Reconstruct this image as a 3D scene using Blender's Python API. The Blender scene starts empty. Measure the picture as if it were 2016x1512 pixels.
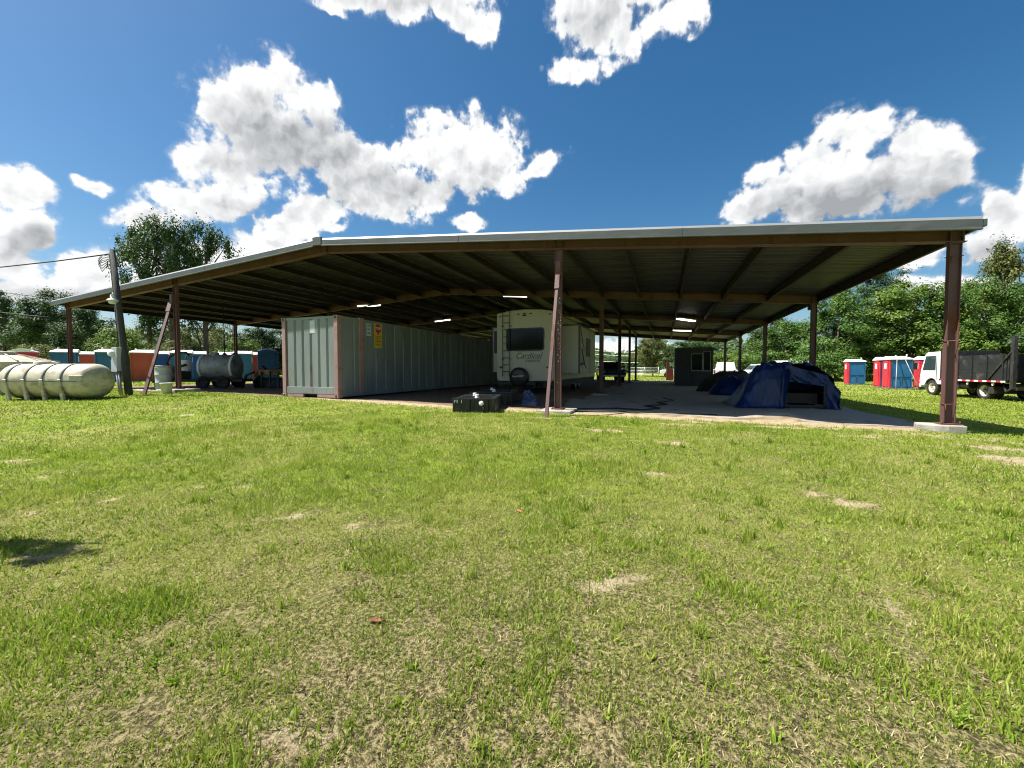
import bpy, bmesh, math, random
import numpy as np
from mathutils import Vector, Matrix

# ------------------------------------------------------------------ camera, sky, sun, exposure
SC = bpy.context.scene
COL = SC.collection
R = math.radians
cam_d = bpy.data.cameras.new('camera'); cam = bpy.data.objects.new('camera', cam_d); COL.objects.link(cam)
cam.location = (0, 0, 1.15)
cam.rotation_euler = (R(90 - 2.09), 0, R(20.64))
cam_d.sensor_width = 36; cam_d.lens = 794 / 2016 * 36
cam_d.clip_start = 0.05; cam_d.clip_end = 3000
SC.camera = cam

SUN = Vector((0.58, 0.22, -1.0)).normalized()          # way the light travels
sun_d = bpy.data.lights.new('sun', 'SUN'); sun_d.energy = 5.0; sun_d.angle = R(0.5); sun_d.color = (1.0, 0.955, 0.88)
sun = bpy.data.objects.new('sun', sun_d); COL.objects.link(sun)
sun.rotation_euler = SUN.to_track_quat('-Z', 'Y').to_euler(); sun.location = (-35, -13, 60)

SC.view_settings.view_transform = 'Standard'; SC.view_settings.look = 'None'
SC.view_settings.gamma = 1; SC.view_settings.use_curve_mapping = False
SC.view_settings.exposure = 1.08
SC.render.engine = 'CYCLES'
SC.cycles.use_denoising = True
SC.cycles.filter_width = 1.1
SC.cycles.max_bounces = 4; SC.cycles.diffuse_bounces = 1; SC.cycles.glossy_bounces = 2
SC.cycles.transmission_bounces = 3; SC.cycles.transparent_max_bounces = 6; SC.cycles.caustics_reflective = False
SC.cycles.caustics_refractive = False

# cumulus layout on the sky: azimuth, elevation, half sizes, tilt (degrees, world directions)
CLOUDS = [(-52.6, 29.4, 6.68, 3.56, -158), (-56.3, 27.5, 3.39, 2.36, -141), (-47.3, 30.5, 3.8, 2.13, -175), (-49.6, 26.2, 9.25, 4.36, 178),
 (-53.8, 22.3, 6.25, 3.81, -158), (-57.7, 17.9, 7.26, 2.6, -157), (-63.5, 15.4, 3.47, 1.43, -157), (-42.1, 24.5, 8.95, 4.13, 178),
 (-37.1, 22.4, 9.21, 3.7, -173), (-28.9, 27.5, 9.05, 4.3, -169), (-24.7, 26.1, 7.05, 3.36, -178), (-17.3, 26.1, 4.41, 1.46, -162),
 (-47.5, 18.2, 6.49, 2.44, -161), (19.8, 23.4, 5.02, 2.49, 156), (23.7, 21.3, 3.41, 2.13, 146), (15.6, 21.3, 7.34, 3.38, -172),
 (21.9, 19.0, 7.42, 2.8, 167), (10.2, 19.2, 4.73, 2.14, -171), (17.9, 17.6, 7.85, 2.08, 172), (26.5, 18.9, 2.53, 1.53, 148),
 (-34.9, 40.4, 12.45, 1.6, -176), (-26.1, 39.6, 4.38, 1.86, 168), (-41.8, 39.7, 4.95, 1.1, -169), (-29.5, 42.6, 13.65, 2.15, -175),
 (-8.8, 39.1, 7.75, 3.17, 173), (-11.5, 35.4, 5.06, 1.36, -179), (2.0, 38.3, 3.24, 1.94, 156), (-5.5, 41.6, 9.83, 2.16, 172),
 (-70.8, 15.6, 2.63, 1.86, -164), (-70.5, 12.9, 2.53, 1.89, -134), (-66.3, 17.5, 1.88, 0.9, -172), (-72.1, 10.8, 2.66, 1.85, 72),
 (-69.9, 7.3, 5.26, 1.8, -170), (-65.9, 9.6, 4.6, 2.02, -154), (-54.0, 12.7, 6.8, 3.21, -158), (-50.3, 15.2, 3.47, 1.59, -150),
 (-71.6, 9.2, 2.93, 1.68, -162), (-74.2, 11.6, 4.98, 2.92, 79), (-60.1, 9.1, 8.63, 2.12, -172), (29.9, 13.2, 3.29, 1.53, 108),
 (28.8, 10.9, 2.45, 1.84, 145), (24.7, 11.0, 2.77, 1.22, -178), (26.8, 7.6, 4.63, 1.4, 171), (32.4, 12.9, 4.92, 2.25, 97),
 (-26.5, 20.0, 2.96, 1.23, -178), (-44.3, 17.6, 2.41, 0.87, -172), (-57.8, 21.9, 2.1, 0.74, -138), (-6.4, 2.6, 4.73, 1.74, 179), (0.1, 2.5, 3.15, 1.21, 179)]

SHADES = [(-47.9, 25.8, 10.27, 3.87, 0, 0.55), (-40.3, 22.6, 10.68, 3.09, 4, 0.4), (-28.3, 23.6, 9.07, 2.61, 3, 0.35), (-52.9, 17.9, 6.94, 2.05, 20, 0.3), (19.2, 17.3, 10.53, 2.93, 171, 0.7), (23.8, 18.6, 4.59, 2.11, 158, 0.4),
 (-8.8, 39.3, 6.4, 2.76, 173, 0.3), (-70.3, 11.7, 2.81, 1.67, 22, 0.6), (-33.5, 40.8, 10.68, 1.31, 7, 0.25), (-69.3, 6.5, 5.37, 1.61, 8, 0.4), (29.2, 10.3, 2.53, 1.86, 149, 0.4), (-53.8, 22.3, 4.65, 2.4, 18, 0.3)]   # thick, grey undersides

def N(nt, t, **kw):
    n = nt.nodes.new(t)
    for k, v in kw.items():
        if k.startswith('i_'): n.inputs[k[2:].replace('_', ' ')].default_value = v
        else: setattr(n, k, v)
    return n
def mth(nt, op, a, b=None, c=None, clamp=False):
    n = nt.nodes.new('ShaderNodeMath'); n.operation = op; n.use_clamp = clamp
    for i, v in enumerate((a, b, c)):
        if v is None: continue
        if isinstance(v, (int, float)): n.inputs[i].default_value = v
        else: nt.links.new(v, n.inputs[i])
    return n.outputs[0]
def smooth(nt, v, a, b):
    n = nt.nodes.new('ShaderNodeMapRange'); n.interpolation_type = 'SMOOTHSTEP'
    nt.links.new(v, n.inputs[0]); n.inputs[1].default_value = a; n.inputs[2].default_value = b
    return n.outputs[0]

def make_world():
    w = bpy.data.worlds.new('World'); SC.world = w; w.use_nodes = True
    nt = w.node_tree; nt.nodes.clear(); L = nt.links
    # density of the cumulus field for a direction given as (azimuth, elevation) in degrees
    gt = bpy.data.node_groups.new('cloud_field', 'ShaderNodeTree')
    gt.interface.new_socket('AzEl', in_out='INPUT', socket_type='NodeSocketVector')
    gt.interface.new_socket('Field', in_out='OUTPUT', socket_type='NodeSocketFloat'); gt.interface.new_socket('Slope', in_out='OUTPUT', socket_type='NodeSocketFloat')
    gi = gt.nodes.new('NodeGroupInput'); go = gt.nodes.new('NodeGroupOutput')
    v = gi.outputs[0]
    warp = N(gt, 'ShaderNodeTexNoise', i_Scale=0.16, i_Detail=4.0, i_Roughness=0.55)
    gt.links.new(v, warp.inputs['Vector'])
    sub = N(gt, 'ShaderNodeVectorMath', operation='SUBTRACT'); gt.links.new(warp.outputs['Color'], sub.inputs[0]); sub.inputs[1].default_value = (.5, .5, .5)
    sc = N(gt, 'ShaderNodeVectorMath', operation='MULTIPLY'); gt.links.new(sub.outputs[0], sc.inputs[0]); sc.inputs[1].default_value = (4.0, 2.6, 0)
    ad = N(gt, 'ShaderNodeVectorMath', operation='ADD'); gt.links.new(v, ad.inputs[0]); gt.links.new(sc.outputs[0], ad.inputs[1])
    acc = None
    for az, el, a, b, rot in CLOUDS:
        m = N(gt, 'ShaderNodeMapping', vector_type='TEXTURE')
        m.inputs['Location'].default_value = (az, el, 0); m.inputs['Rotation'].default_value = (0, 0, R(rot)); m.inputs['Scale'].default_value = (a * 1.45, b * 1.5, 1e6)
        gt.links.new(ad.outputs[0], m.inputs['Vector'])
        gr = N(gt, 'ShaderNodeTexGradient', gradient_type='SPHERICAL'); gt.links.new(m.outputs[0], gr.inputs[0])
        o = gr.outputs['Fac']
        acc = o if acc is None else mth(gt, 'SMOOTH_MAX', acc, o, 0.12)
    n1 = N(gt, 'ShaderNodeTexNoise', noise_dimensions='2D', i_Scale=0.33, i_Detail=9.0, i_Roughness=0.56); gt.links.new(v, n1.inputs['Vector'])
    w2 = N(gt, 'ShaderNodeTexNoise', noise_dimensions='2D', i_Scale=0.7, i_Detail=3.0); gt.links.new(v, w2.inputs['Vector'])
    w3 = N(gt, 'ShaderNodeVectorMath', operation='MULTIPLY_ADD'); gt.links.new(w2.outputs['Color'], w3.inputs[0]); w3.inputs[1].default_value = (2.0, 2.0, 0); gt.links.new(v, w3.inputs[2])
    def puff(vec):      # cauliflower billows
        vo = N(gt, 'ShaderNodeTexVoronoi', voronoi_dimensions='2D', feature='F1', i_Scale=0.26, i_Detail=2.0, i_Roughness=0.5); gt.links.new(vec, vo.inputs['Vector']); return vo.outputs['Distance']
    of = N(gt, 'ShaderNodeVectorMath', operation='ADD'); gt.links.new(w3.outputs[0], of.inputs[0]); of.inputs[1].default_value = (-0.55, 0.9, 0)
    p0 = puff(w3.outputs[0]); p1 = puff(of.outputs[0])
    sh = None
    for az_, el_, a, b_, rot, st in SHADES:
        m = N(gt, 'ShaderNodeMapping', vector_type='TEXTURE'); m.inputs['Location'].default_value = (az_, el_, 0); m.inputs['Rotation'].default_value = (0, 0, R(rot)); m.inputs['Scale'].default_value = (a * 1.3, b_ * 1.4, 1e6)
        gt.links.new(ad.outputs[0], m.inputs['Vector']); gr = N(gt, 'ShaderNodeTexGradient', gradient_type='SPHERICAL'); gt.links.new(m.outputs[0], gr.inputs[0])
        o = mth(gt, 'MULTIPLY', smooth(gt, gr.outputs['Fac'], 0.0, 0.75), st); sh = o if sh is None else mth(gt, 'MAXIMUM', sh, o)
    k = mth(gt, 'ADD', mth(gt, 'MULTIPLY', mth(gt, 'SUBTRACT', n1.outputs['Fac'], 0.5), 1.0), mth(gt, 'MULTIPLY', mth(gt, 'SUBTRACT', 0.66, p0), 0.42))
    gate = smooth(gt, acc, 0.09, 0.26)
    gt.links.new(mth(gt, 'ADD', acc, mth(gt, 'MULTIPLY', k, gate)), go.inputs[0])
    gt.links.new(mth(gt, 'SUBTRACT', mth(gt, 'MULTIPLY', mth(gt, 'SUBTRACT', p1, p0), 0.50), sh), go.inputs[1])

    tc = nt.nodes.new('ShaderNodeTexCoord')
    sx = nt.nodes.new('ShaderNodeSeparateXYZ'); L.new(tc.outputs['Generated'], sx.inputs[0])
    az = mth(nt, 'MULTIPLY', mth(nt, 'ARCTAN2', sx.outputs[0], sx.outputs[1]), 57.29578)
    azw = mth(nt, 'WRAP', az, 39.4, -80.6)              # the same sky goes on all the way round
    el = mth(nt, 'MULTIPLY', mth(nt, 'ARCSINE', sx.outputs[2]), 57.29578)
    def vec(dx, dy):
        c = nt.nodes.new('ShaderNodeCombineXYZ')
        L.new(mth(nt, 'ADD', azw, dx), c.inputs[0]); L.new(mth(nt, 'ADD', el, dy), c.inputs[1]); return c.outputs[0]
    g = nt.nodes.new('ShaderNodeGroup'); g.node_tree = gt; L.new(vec(0, 0), g.inputs[0]); f0, slope = g.outputs[0], g.outputs[1]
    mask = mth(nt, 'MAXIMUM', smooth(nt, f0, 0.27, 0.50), mth(nt, 'MULTIPLY', smooth(nt, f0, 0.17, 0.42), 0.20))
    lit = mth(nt, 'ADD', mth(nt, 'MULTIPLY', slope, 1.0), 0.98)
    thick = smooth(nt, f0, 0.55, 1.05)
    lit = mth(nt, 'SUBTRACT', lit, mth(nt, 'MULTIPLY', thick, 0.20))
    lit = mth(nt, 'MINIMUM', mth(nt, 'MAXIMUM', lit, 0.0), 1.0)
    ramp = nt.nodes.new('ShaderNodeValToRGB'); cr = ramp.color_ramp
    cr.elements[0].position = 0.15; cr.elements[0].color = (0.19, 0.197, 0.207, 1)
    cr.elements[1].position = 0.95; cr.elements[1].color = (0.50, 0.505, 0.505, 1)
    e = cr.elements.new(0.55); e.color = (0.335, 0.342, 0.35, 1)
    L.new(lit, ramp.inputs[0])
    sky = nt.nodes.new('ShaderNodeTexSky'); sky.sky_type = 'NISHITA'; sky.sun_disc = False
    sky.sun_elevation = math.asin(-SUN.z); sky.sun_rotation = math.atan2(-SUN.x, -SUN.y)
    sky.air_density = 1.0; sky.dust_density = 1.0; sky.ozone_density = 2.0; sky.altitude = 0
    S = 0.045
    cs = nt.nodes.new('ShaderNodeMix'); cs.data_type = 'RGBA'; cs.blend_type = 'MULTIPLY'; cs.inputs['Factor'].default_value = 1
    L.new(ramp.outputs[0], cs.inputs['A']); cs.inputs['B'].default_value = (1 / S, 1 / S, 1 / S, 1); cs.clamp_result = False
    hs = nt.nodes.new('ShaderNodeHueSaturation'); hs.inputs['Saturation'].default_value = 1.36; hs.inputs['Hue'].default_value = 0.494; hs.inputs['Value'].default_value = 1.3
    L.new(sky.outputs[0], hs.inputs['Color'])
    mx = nt.nodes.new('ShaderNodeMix'); mx.data_type = 'RGBA'; L.new(mask, mx.inputs['Factor'])
    L.new(hs.outputs[0], mx.inputs['A']); L.new(cs.outputs['Result'], mx.inputs['B'])
    bg = nt.nodes.new('ShaderNodeBackground'); bg.inputs['Strength'].default_value = S; L.new(mx.outputs['Result'], bg.inputs['Color'])
    out = nt.nodes.new('ShaderNodeOutputWorld'); L.new(bg.outputs[0], out.inputs['Surface'])
    w.cycles.sampling_method = 'MANUAL'; w.cycles.sample_map_resolution = 512
make_world()

# ------------------------------------------------------------------ helpers
def sm(a, b, x):
    t = np.clip((np.asarray(x, float) - a) / (b - a), 0, 1); return t * t * (3 - 2 * t)
def hash2(ix, iy, s):
    h = (ix.astype(np.int64) * 374761393 + iy.astype(np.int64) * 668265263 + s * 974711) & 0x7fffffff
    h = ((h ^ (h >> 13)) * 1274126177) & 0x7fffffff
    return ((h ^ (h >> 16)) & 0xffff) / 65535.0
def vnoise(x, y, s=0):
    x = np.asarray(x, float); y = np.asarray(y, float)
    ix = np.floor(x); iy = np.floor(y); fx = x - ix; fy = y - iy
    fx = fx * fx * (3 - 2 * fx); fy = fy * fy * (3 - 2 * fy)
    a = hash2(ix, iy, s); b = hash2(ix + 1, iy, s); c = hash2(ix, iy + 1, s); d = hash2(ix + 1, iy + 1, s)
    return (a * (1 - fx) + b * fx) * (1 - fy) + (c * (1 - fx) + d * fx) * fy
def fbm(x, y, s=0, o=4):
    v = 0; a = 0.5; t = 0
    for i in range(o):
        v = v + a * vnoise(np.asarray(x) * 2 ** i + 13.7 * i, np.asarray(y) * 2 ** i - 7.1 * i, s + i); t += a; a *= 0.5
    return v / t
def base_z(x, y):
    return 0.28 * sm(4, -20, x) - 0.22 * sm(4.0, 8.5, x) - 0.22 * (1 - sm(1.0, 8.5, y))
def ground_z(x, y):
    x = np.asarray(x, float); y = np.asarray(y, float)
    z = base_z(x, y)
    m = 0.17 * np.exp(-(((x - 2.55) / 0.42) ** 2 + ((y - 10.85) / 0.30) ** 2)) + 0.08 * np.exp(-(((x - 1.95) / 0.3) ** 2 + ((y - 10.75) / 0.25) ** 2))
    m = m + 0.05 * np.exp(-(((x - 0.2) / 1.6) ** 2 + ((y - 10.5) / 0.3) ** 2)) * (0.4 + fbm(x * 2.5, y * 2.5, 5))
    near = np.exp(-((x * x + y * y) / 900.0))
    return z + m + (fbm(x * 0.5, y * 0.5, 3) - 0.5) * 0.07 * near + (fbm(x * 3, y * 3, 9, 2) - 0.5) * 0.03 * near
def gz(x, y): return float(ground_z(x, y))
BARE = [(-0.11, 4.94, .26, .12), (1.45, 4.85, .24, .10), (1.75, 4.62, .22, .09), (-10.1, 5.91, .3, .15), (-1.0, 7.5, .5, .18), (0.11, 6.75, .35, .15),
        (-1.93, 4.83, .12, .06), (-3.36, 1.5, .14, .08), (-0.32, 1.78, .08, .16), (-0.67, 1.3, .14, .06), (0.25, 1.35, .1, .05), (-1.9, 1.15, .08, .06), (1.1, 1.9, .1, .06),
        (0.4, 8.9, .6, .2), (2.1, 9.2, .6, .22), (4.3, 9.0, .7, .4), (4.7, 7.9, .6, .35), (4.2, 7.1, .35, .4), (-7.0, 9.75, 1.2, .2), (3.5, 8.7, .35, .2)]
def zones(x, y):
    """sand, dirt, grey (0..1) of the ground at x, y"""
    x = np.asarray(x, float); y = np.asarray(y, float)
    n = (fbm(x * 0.9, y * 0.9, 21) - 0.5) * 1.5; n2 = (fbm(x * 5, y * 5, 31) - 0.5) * 0.5 + (fbm(x * 17, y * 17, 33, 2) - 0.5) * 0.5
    yf = 10.25 - 0.9 * sm(-3, 3, x) * 0 + n * 0.5 + n2 * 0.3
    inside = sm(-0.25, 0.35, y - yf) * sm(5.6, 4.9, x + n * 0.5) * sm(-25.8, -25.0, x) * sm(42.5, 41.0, y)
    grey = inside * sm(-3.6, -2.2, x + n * 0.8) * sm(0.0, 0.5, y - yf)
    dirt = inside * (1 - grey)
    sand = np.zeros_like(x)
    band = np.exp(-(((y - yf + 0.05) / (0.50 + 0.3 * n + 0.25 * n2)) ** 2)) * sm(-13, -8, x) * sm(5.2, 4.2, x)
    sand = np.maximum(sand, np.clip(band * 1.4, 0, 1))
    for bx, by, a, b in BARE:
        d = ((x - bx) / a) ** 2 + ((y - by) / b) ** 2
        sand = np.maximum(sand, np.clip((1.35 - d) * 0.8 + n2 * 2.2 + n * 0.5, 0, 1) * np.clip(3.5 - d, 0, 1) * 0.85)
    sand = np.maximum(sand, np.clip((fbm(x * 3.4, y * 3.4, 77, 3) + n2 * 0.5 - 0.655) * 8, 0, 1) * sm(4.5, 2.0, y) * 0.8)
    thin = np.clip((fbm(x * 1.1 + 4, y * 2.2, 79, 3) + n2 * 0.5 - 0.60) * 6, 0, 1) * sm(6.5, 8.5, y) * sm(10.6, 9.8, y) * sm(-9, -4, x) * sm(9, 6, x)
    sand = np.maximum(sand, thin * 0.75)
    return np.clip(sand, 0, 1), np.clip(dirt, 0, 1), np.clip(grey, 0, 1)

class MB:
    def __init__(s): s.v = []; s.f = []; s.sm = []
    def add(s, vs, fs, smooth=False):
        o = len(s.v); s.v += [tuple(v) for v in vs]; s.f += [tuple(i + o for i in f) for f in fs]; s.sm += [smooth] * len(fs); return s
    def box(s, c, d, rz=0):
        cx, cy, cz = c; a, b, h = d[0] / 2, d[1] / 2, d[2] / 2; C, S = math.cos(rz), math.sin(rz)
        vs = [(cx + x * C - y * S, cy + x * S + y * C, cz + z) for z in (-h, h) for x, y in ((-a, -b), (a, -b), (a, b), (-a, b))]
        return s.add(vs, [(3, 2, 1, 0), (4, 5, 6, 7), (0, 1, 5, 4), (1, 2, 6, 5), (2, 3, 7, 6), (3, 0, 4, 7)])
    def b2(s, x0, x1, y0, y1, z0, z1): return s.box(((x0 + x1) / 2, (y0 + y1) / 2, (z0 + z1) / 2), (abs(x1 - x0), abs(y1 - y0), abs(z1 - z0)))
    def prism(s, poly, axis, a, b):
        """2d polygon extruded along axis from a to b; axis x: (y,z), y: (x,z), z: (x,y)"""
        n = len(poly)
        def P(p, t): return {'x': (t, p[0], p[1]), 'y': (p[0], t, p[1]), 'z': (p[0], p[1], t)}[axis]
        vs = [P(p, a) for p in poly] + [P(p, b) for p in poly]
        return s.add(vs, [tuple(range(n))[::-1], tuple(range(n, 2 * n))] + [(i, (i + 1) % n, n + (i + 1) % n, n + i) for i in range(n)])
    def tube(s, pts, r, n=8, caps=True, smooth=True):
        pts = [Vector(p) for p in pts]; m = len(pts); rs = r if isinstance(r, (list, tuple)) else [r] * m
        vs = []; prev = None
        for i, p in enumerate(pts):
            t = (pts[min(i + 1, m - 1)] - pts[max(i - 1, 0)]).normalized()
            if prev is None:
                u = t.cross(Vector((0, 0, 1)) if abs(t.z) < 0.9 else Vector((1, 0, 0))).normalized()
            else:
                u = (prev - t * prev.dot(t)).normalized()
            prev = u; w = t.cross(u)
            for k in range(n):
                a = 2 * math.pi * k / n; vs.append(p + (u * math.cos(a) + w * math.sin(a)) * rs[i])
        fs = [(i * n + k, i * n + (k + 1) % n, (i + 1) * n + (k + 1) % n, (i + 1) * n + k) for i in range(m - 1) for k in range(n)]
        s.add(vs, fs, smooth)
        if caps:
            o = len(s.v) - len(vs); s.f += [tuple(o + k for k in range(n))[::-1], tuple(o + (m - 1) * n + k for k in range(n))]; s.sm += [False, False]
        return s
    def lathe(s, prof, c=(0, 0, 0), axis='z', n=24, smooth=True, ang=(0, 2 * math.pi)):
        m = len(prof); full = abs(ang[1] - ang[0] - 2 * math.pi) < 1e-6; k = n if full else n + 1; vs = []
        for j in range(k):
            a = ang[0] + (ang[1] - ang[0]) * j / n
            for r, t in prof:
                x, y = r * math.cos(a), r * math.sin(a)
                p = {'z': (x, y, t), 'x': (t, x, y), 'y': (x, t, y)}[axis]; vs.append((c[0] + p[0], c[1] + p[1], c[2] + p[2]))
        fs = []
        for j in range(n):
            j2 = (j + 1) % k
            for i in range(m - 1): fs.append((j * m + i, j2 * m + i, j2 * m + i + 1, j * m + i + 1))
        return s.add(vs, fs, smooth)
    def bar(s, p0, p1, w, h):
        p0 = Vector(p0); p1 = Vector(p1); t = (p1 - p0).normalized()
        u = t.cross(Vector((0, 0, 1)) if abs(t.z) < 0.95 else Vector((0, 1, 0))).normalized(); q = u.cross(t)
        vs = [p + u * a * w / 2 + q * b * h / 2 for p in (p0, p1) for a, b in ((-1, -1), (1, -1), (1, 1), (-1, 1))]
        return s.add(vs, [(3, 2, 1, 0), (4, 5, 6, 7), (0, 1, 5, 4), (1, 2, 6, 5), (2, 3, 7, 6), (3, 0, 4, 7)])
    def mesh(s, name, mat, weld=False):
        me = bpy.data.meshes.new(name); me.from_pydata(s.v, [], s.f)
        me.polygons.foreach_set('use_smooth', s.sm)
        bm = bmesh.new(); bm.from_mesh(me)
        if weld: bmesh.ops.remove_doubles(bm, verts=bm.verts, dist=1e-5)
        bmesh.ops.recalc_face_normals(bm, faces=bm.faces); bm.to_mesh(me); bm.free()
        if mat: me.materials.append(mat)
        return me
    def build(s, name, mat, parent=None, loc=(0, 0, 0), rz=0, bevel=0, seg=2, weld=False):
        o = bpy.data.objects.new(name, s.mesh(name, mat, weld)); COL.objects.link(o); o.location = loc; o.rotation_euler = (0, 0, rz)
        if parent: o.parent = parent
        if bevel:
            b = o.modifiers.new('bevel', 'BEVEL'); b.width = bevel; b.segments = seg; b.limit_method = 'ANGLE'; b.angle_limit = R(40)
        return o
def np_mesh(name, V, Fq, mat, smooth=False):
    """V (n,3), Fq (m,k) all faces with k corners"""
    me = bpy.data.meshes.new(name); k = Fq.shape[1]
    me.vertices.add(len(V)); me.vertices.foreach_set('co', np.ascontiguousarray(V, np.float32).ravel())
    me.loops.add(Fq.size); me.loops.foreach_set('vertex_index', np.ascontiguousarray(Fq, np.int32).ravel())
    me.polygons.add(len(Fq)); me.polygons.foreach_set('loop_start', np.arange(0, Fq.size, k, dtype=np.int32))
    me.polygons.foreach_set('loop_total', np.full(len(Fq), k, np.int32))
    if smooth: me.polygons.foreach_set('use_smooth', np.ones(len(Fq), bool))
    me.update(calc_edges=True)
    if mat: me.materials.append(mat)
    return me
def link(name, me, parent=None, loc=(0, 0, 0), rz=0):
    o = bpy.data.objects.new(name, me); COL.objects.link(o); o.location = loc; o.rotation_euler = (0, 0, rz)
    if parent: o.parent = parent
    return o
def tag(o, label=None, cat=None, group=None, kind=None):
    for k, v in (('label', label), ('category', cat), ('group', group), ('kind', kind)):
        if v: o[k] = v
    return o
def thing(name, label, cat, loc, rz=0, group=None):
    o = bpy.data.objects.new(name, None); COL.objects.link(o); o.empty_display_size = 0.2
    o.location = loc; o.rotation_euler = (0, 0, rz); return tag(o, label, cat, group)
def copy_tree(o, parent=None):
    c = o.copy(); COL.objects.link(c); c.parent = parent
    for ch in list(o.children): copy_tree(ch, c)
    return c

# ------------------------------------------------------------------ materials
def shader(name):
    m = bpy.data.materials.new(name); m.use_nodes = True; nt = m.node_tree; nt.nodes.clear()
    out = nt.nodes.new('ShaderNodeOutputMaterial'); b = nt.nodes.new('ShaderNodeBsdfPrincipled'); nt.links.new(b.outputs[0], out.inputs[0])
    return m, nt, b, out
def mixc(nt, f, a, b):
    n = nt.nodes.new('ShaderNodeMix'); n.data_type = 'RGBA'
    for s, v in (('Factor', f), ('A', a), ('B', b)):
        if isinstance(v, (int, float)): n.inputs[s].default_value = v
        elif isinstance(v, tuple): n.inputs[s].default_value = (*v, 1) if len(v) == 3 else v
        else: nt.links.new(v, n.inputs[s])
    return n.outputs['Result']
def mat(name, col, rough=0.6, metal=0.0, var=0.25, vscale=3.0, dirt=None, dscale=2.0, damt=0.5, bump=0.0, bscale=40.0, stretch=(1, 1, 1), spec=0.5, emit=0):
    m, nt, b, out = shader(name); L = nt.links
    tc = nt.nodes.new('ShaderNodeTexCoord'); mp = nt.nodes.new('ShaderNodeMapping'); mp.inputs['Scale'].default_value = stretch
    L.new(tc.outputs['Object'], mp.inputs[0])
    n1 = N(nt, 'ShaderNodeTexNoise', i_Scale=vscale, i_Detail=6.0, i_Roughness=0.6); L.new(mp.outputs[0], n1.inputs['Vector'])
    lo = tuple(c * (1 - var) for c in col); hi = tuple(min(1, c * (1 + var * 0.7)) for c in col)
    c = mixc(nt, smooth(nt, n1.outputs['Fac'], 0.3, 0.7), lo, hi)
    if dirt:
        n2 = N(nt, 'ShaderNodeTexNoise', i_Scale=dscale, i_Detail=8.0, i_Roughness=0.65); L.new(mp.outputs[0], n2.inputs['Vector'])
        f = smooth(nt, n2.outputs['Fac'], 0.62 - damt * 0.3, 0.78 - damt * 0.2); c = mixc(nt, f, c, dirt)
        L.new(mth(nt, 'ADD', mth(nt, 'MULTIPLY', f, 0.9 - rough if rough < 0.9 else 0), rough), b.inputs['Roughness'])
    else:
        b.inputs['Roughness'].default_value = rough
    L.new(c, b.inputs['Base Color']); b.inputs['Metallic'].default_value = metal; b.inputs['Specular IOR Level'].default_value = spec
    if bump:
        n3 = N(nt, 'ShaderNodeTexNoise', i_Scale=bscale, i_Detail=4.0); L.new(mp.outputs[0], n3.inputs['Vector'])
        bp = nt.nodes.new('ShaderNodeBump'); bp.inputs['Strength'].default_value = bump; bp.inputs['Distance'].default_value = 0.02
        L.new(n3.outputs['Fac'], bp.inputs['Height']); L.new(bp.outputs[0], b.inputs['Normal'])
    if emit:
        b.inputs['Emission Color'].default_value = (*col, 1); b.inputs['Emission Strength'].default_value = emit
    return m
def glass(name, tint=(0.02, 0.025, 0.03), rough=0.05):
    m, nt, b, out = shader(name); b.inputs['Base Color'].default_value = (*tint, 1); b.inputs['Roughness'].default_value = rough
    b.inputs['Specular IOR Level'].default_value = 0.6; return m
def leafmat(name, ramp, trans=0.35, nscale=0.35, rough=0.6):
    m, nt, b, out = shader(name); L = nt.links
    g = nt.nodes.new('ShaderNodeNewGeometry'); r = nt.nodes.new('ShaderNodeValToRGB'); cr = r.color_ramp
    while len(cr.elements) < len(ramp): cr.elements.new(0.5)
    for e, (p, c) in zip(cr.elements, ramp): e.position = p; e.color = (*c, 1)
    n = N(nt, 'ShaderNodeTexNoise', i_Scale=nscale, i_Detail=3.0); L.new(g.outputs['Position'], n.inputs['Vector'])
    v = mth(nt, 'ADD', mth(nt, 'MULTIPLY', g.outputs['Random Per Island'], 0.62), mth(nt, 'MULTIPLY', mth(nt, 'SUBTRACT', n.outputs['Fac'], 0.3), 0.95), clamp=True)
    L.new(v, r.inputs[0]); L.new(r.outputs[0], b.inputs['Base Color']); b.inputs['Roughness'].default_value = rough; b.inputs['Specular IOR Level'].default_value = 0.35
    t = nt.nodes.new('ShaderNodeBsdfTranslucent'); L.new(r.outputs[0], t.inputs[0])
    mx = nt.nodes.new('ShaderNodeMixShader'); mx.inputs[0].default_value = trans
    L.new(b.outputs[0], mx.inputs[1]); L.new(t.outputs[0], mx.inputs[2]); L.new(mx.outputs[0], out.inputs[0])
    return m

M = {}
M['steel'] = mat('primer_red_steel', (0.125, 0.064, 0.060), 0.55, 0, 0.18, 1.5, dirt=(0.13, 0.045, 0.022), dscale=5, damt=0.38, bump=0.06, bscale=30, stretch=(1, 1, .3))
M['rust'] = mat('rusty_wire', (0.13, 0.05, 0.025), 0.8)
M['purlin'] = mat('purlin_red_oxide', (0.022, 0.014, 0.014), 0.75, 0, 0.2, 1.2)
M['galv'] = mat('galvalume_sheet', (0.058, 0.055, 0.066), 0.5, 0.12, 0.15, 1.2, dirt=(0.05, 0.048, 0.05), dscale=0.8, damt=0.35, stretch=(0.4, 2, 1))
M['trim'] = mat('grey_trim', (0.095, 0.107, 0.107), 0.5, 0.15, 0.12, 1.5, dirt=(0.13, 0.14, 0.135), dscale=1.2, damt=0.3, stretch=(1, 1, 4))
M['trimtop'] = mat('pale_trim', (0.25, 0.26, 0.255), 0.45, 0.2, 0.1, 2.0)
M['concrete'] = mat('concrete', (0.36, 0.34, 0.30), 0.9, 0, 0.3, 4, dirt=(0.22, 0.19, 0.15), dscale=6, damt=0.4, bump=0.35, bscale=35)
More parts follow.
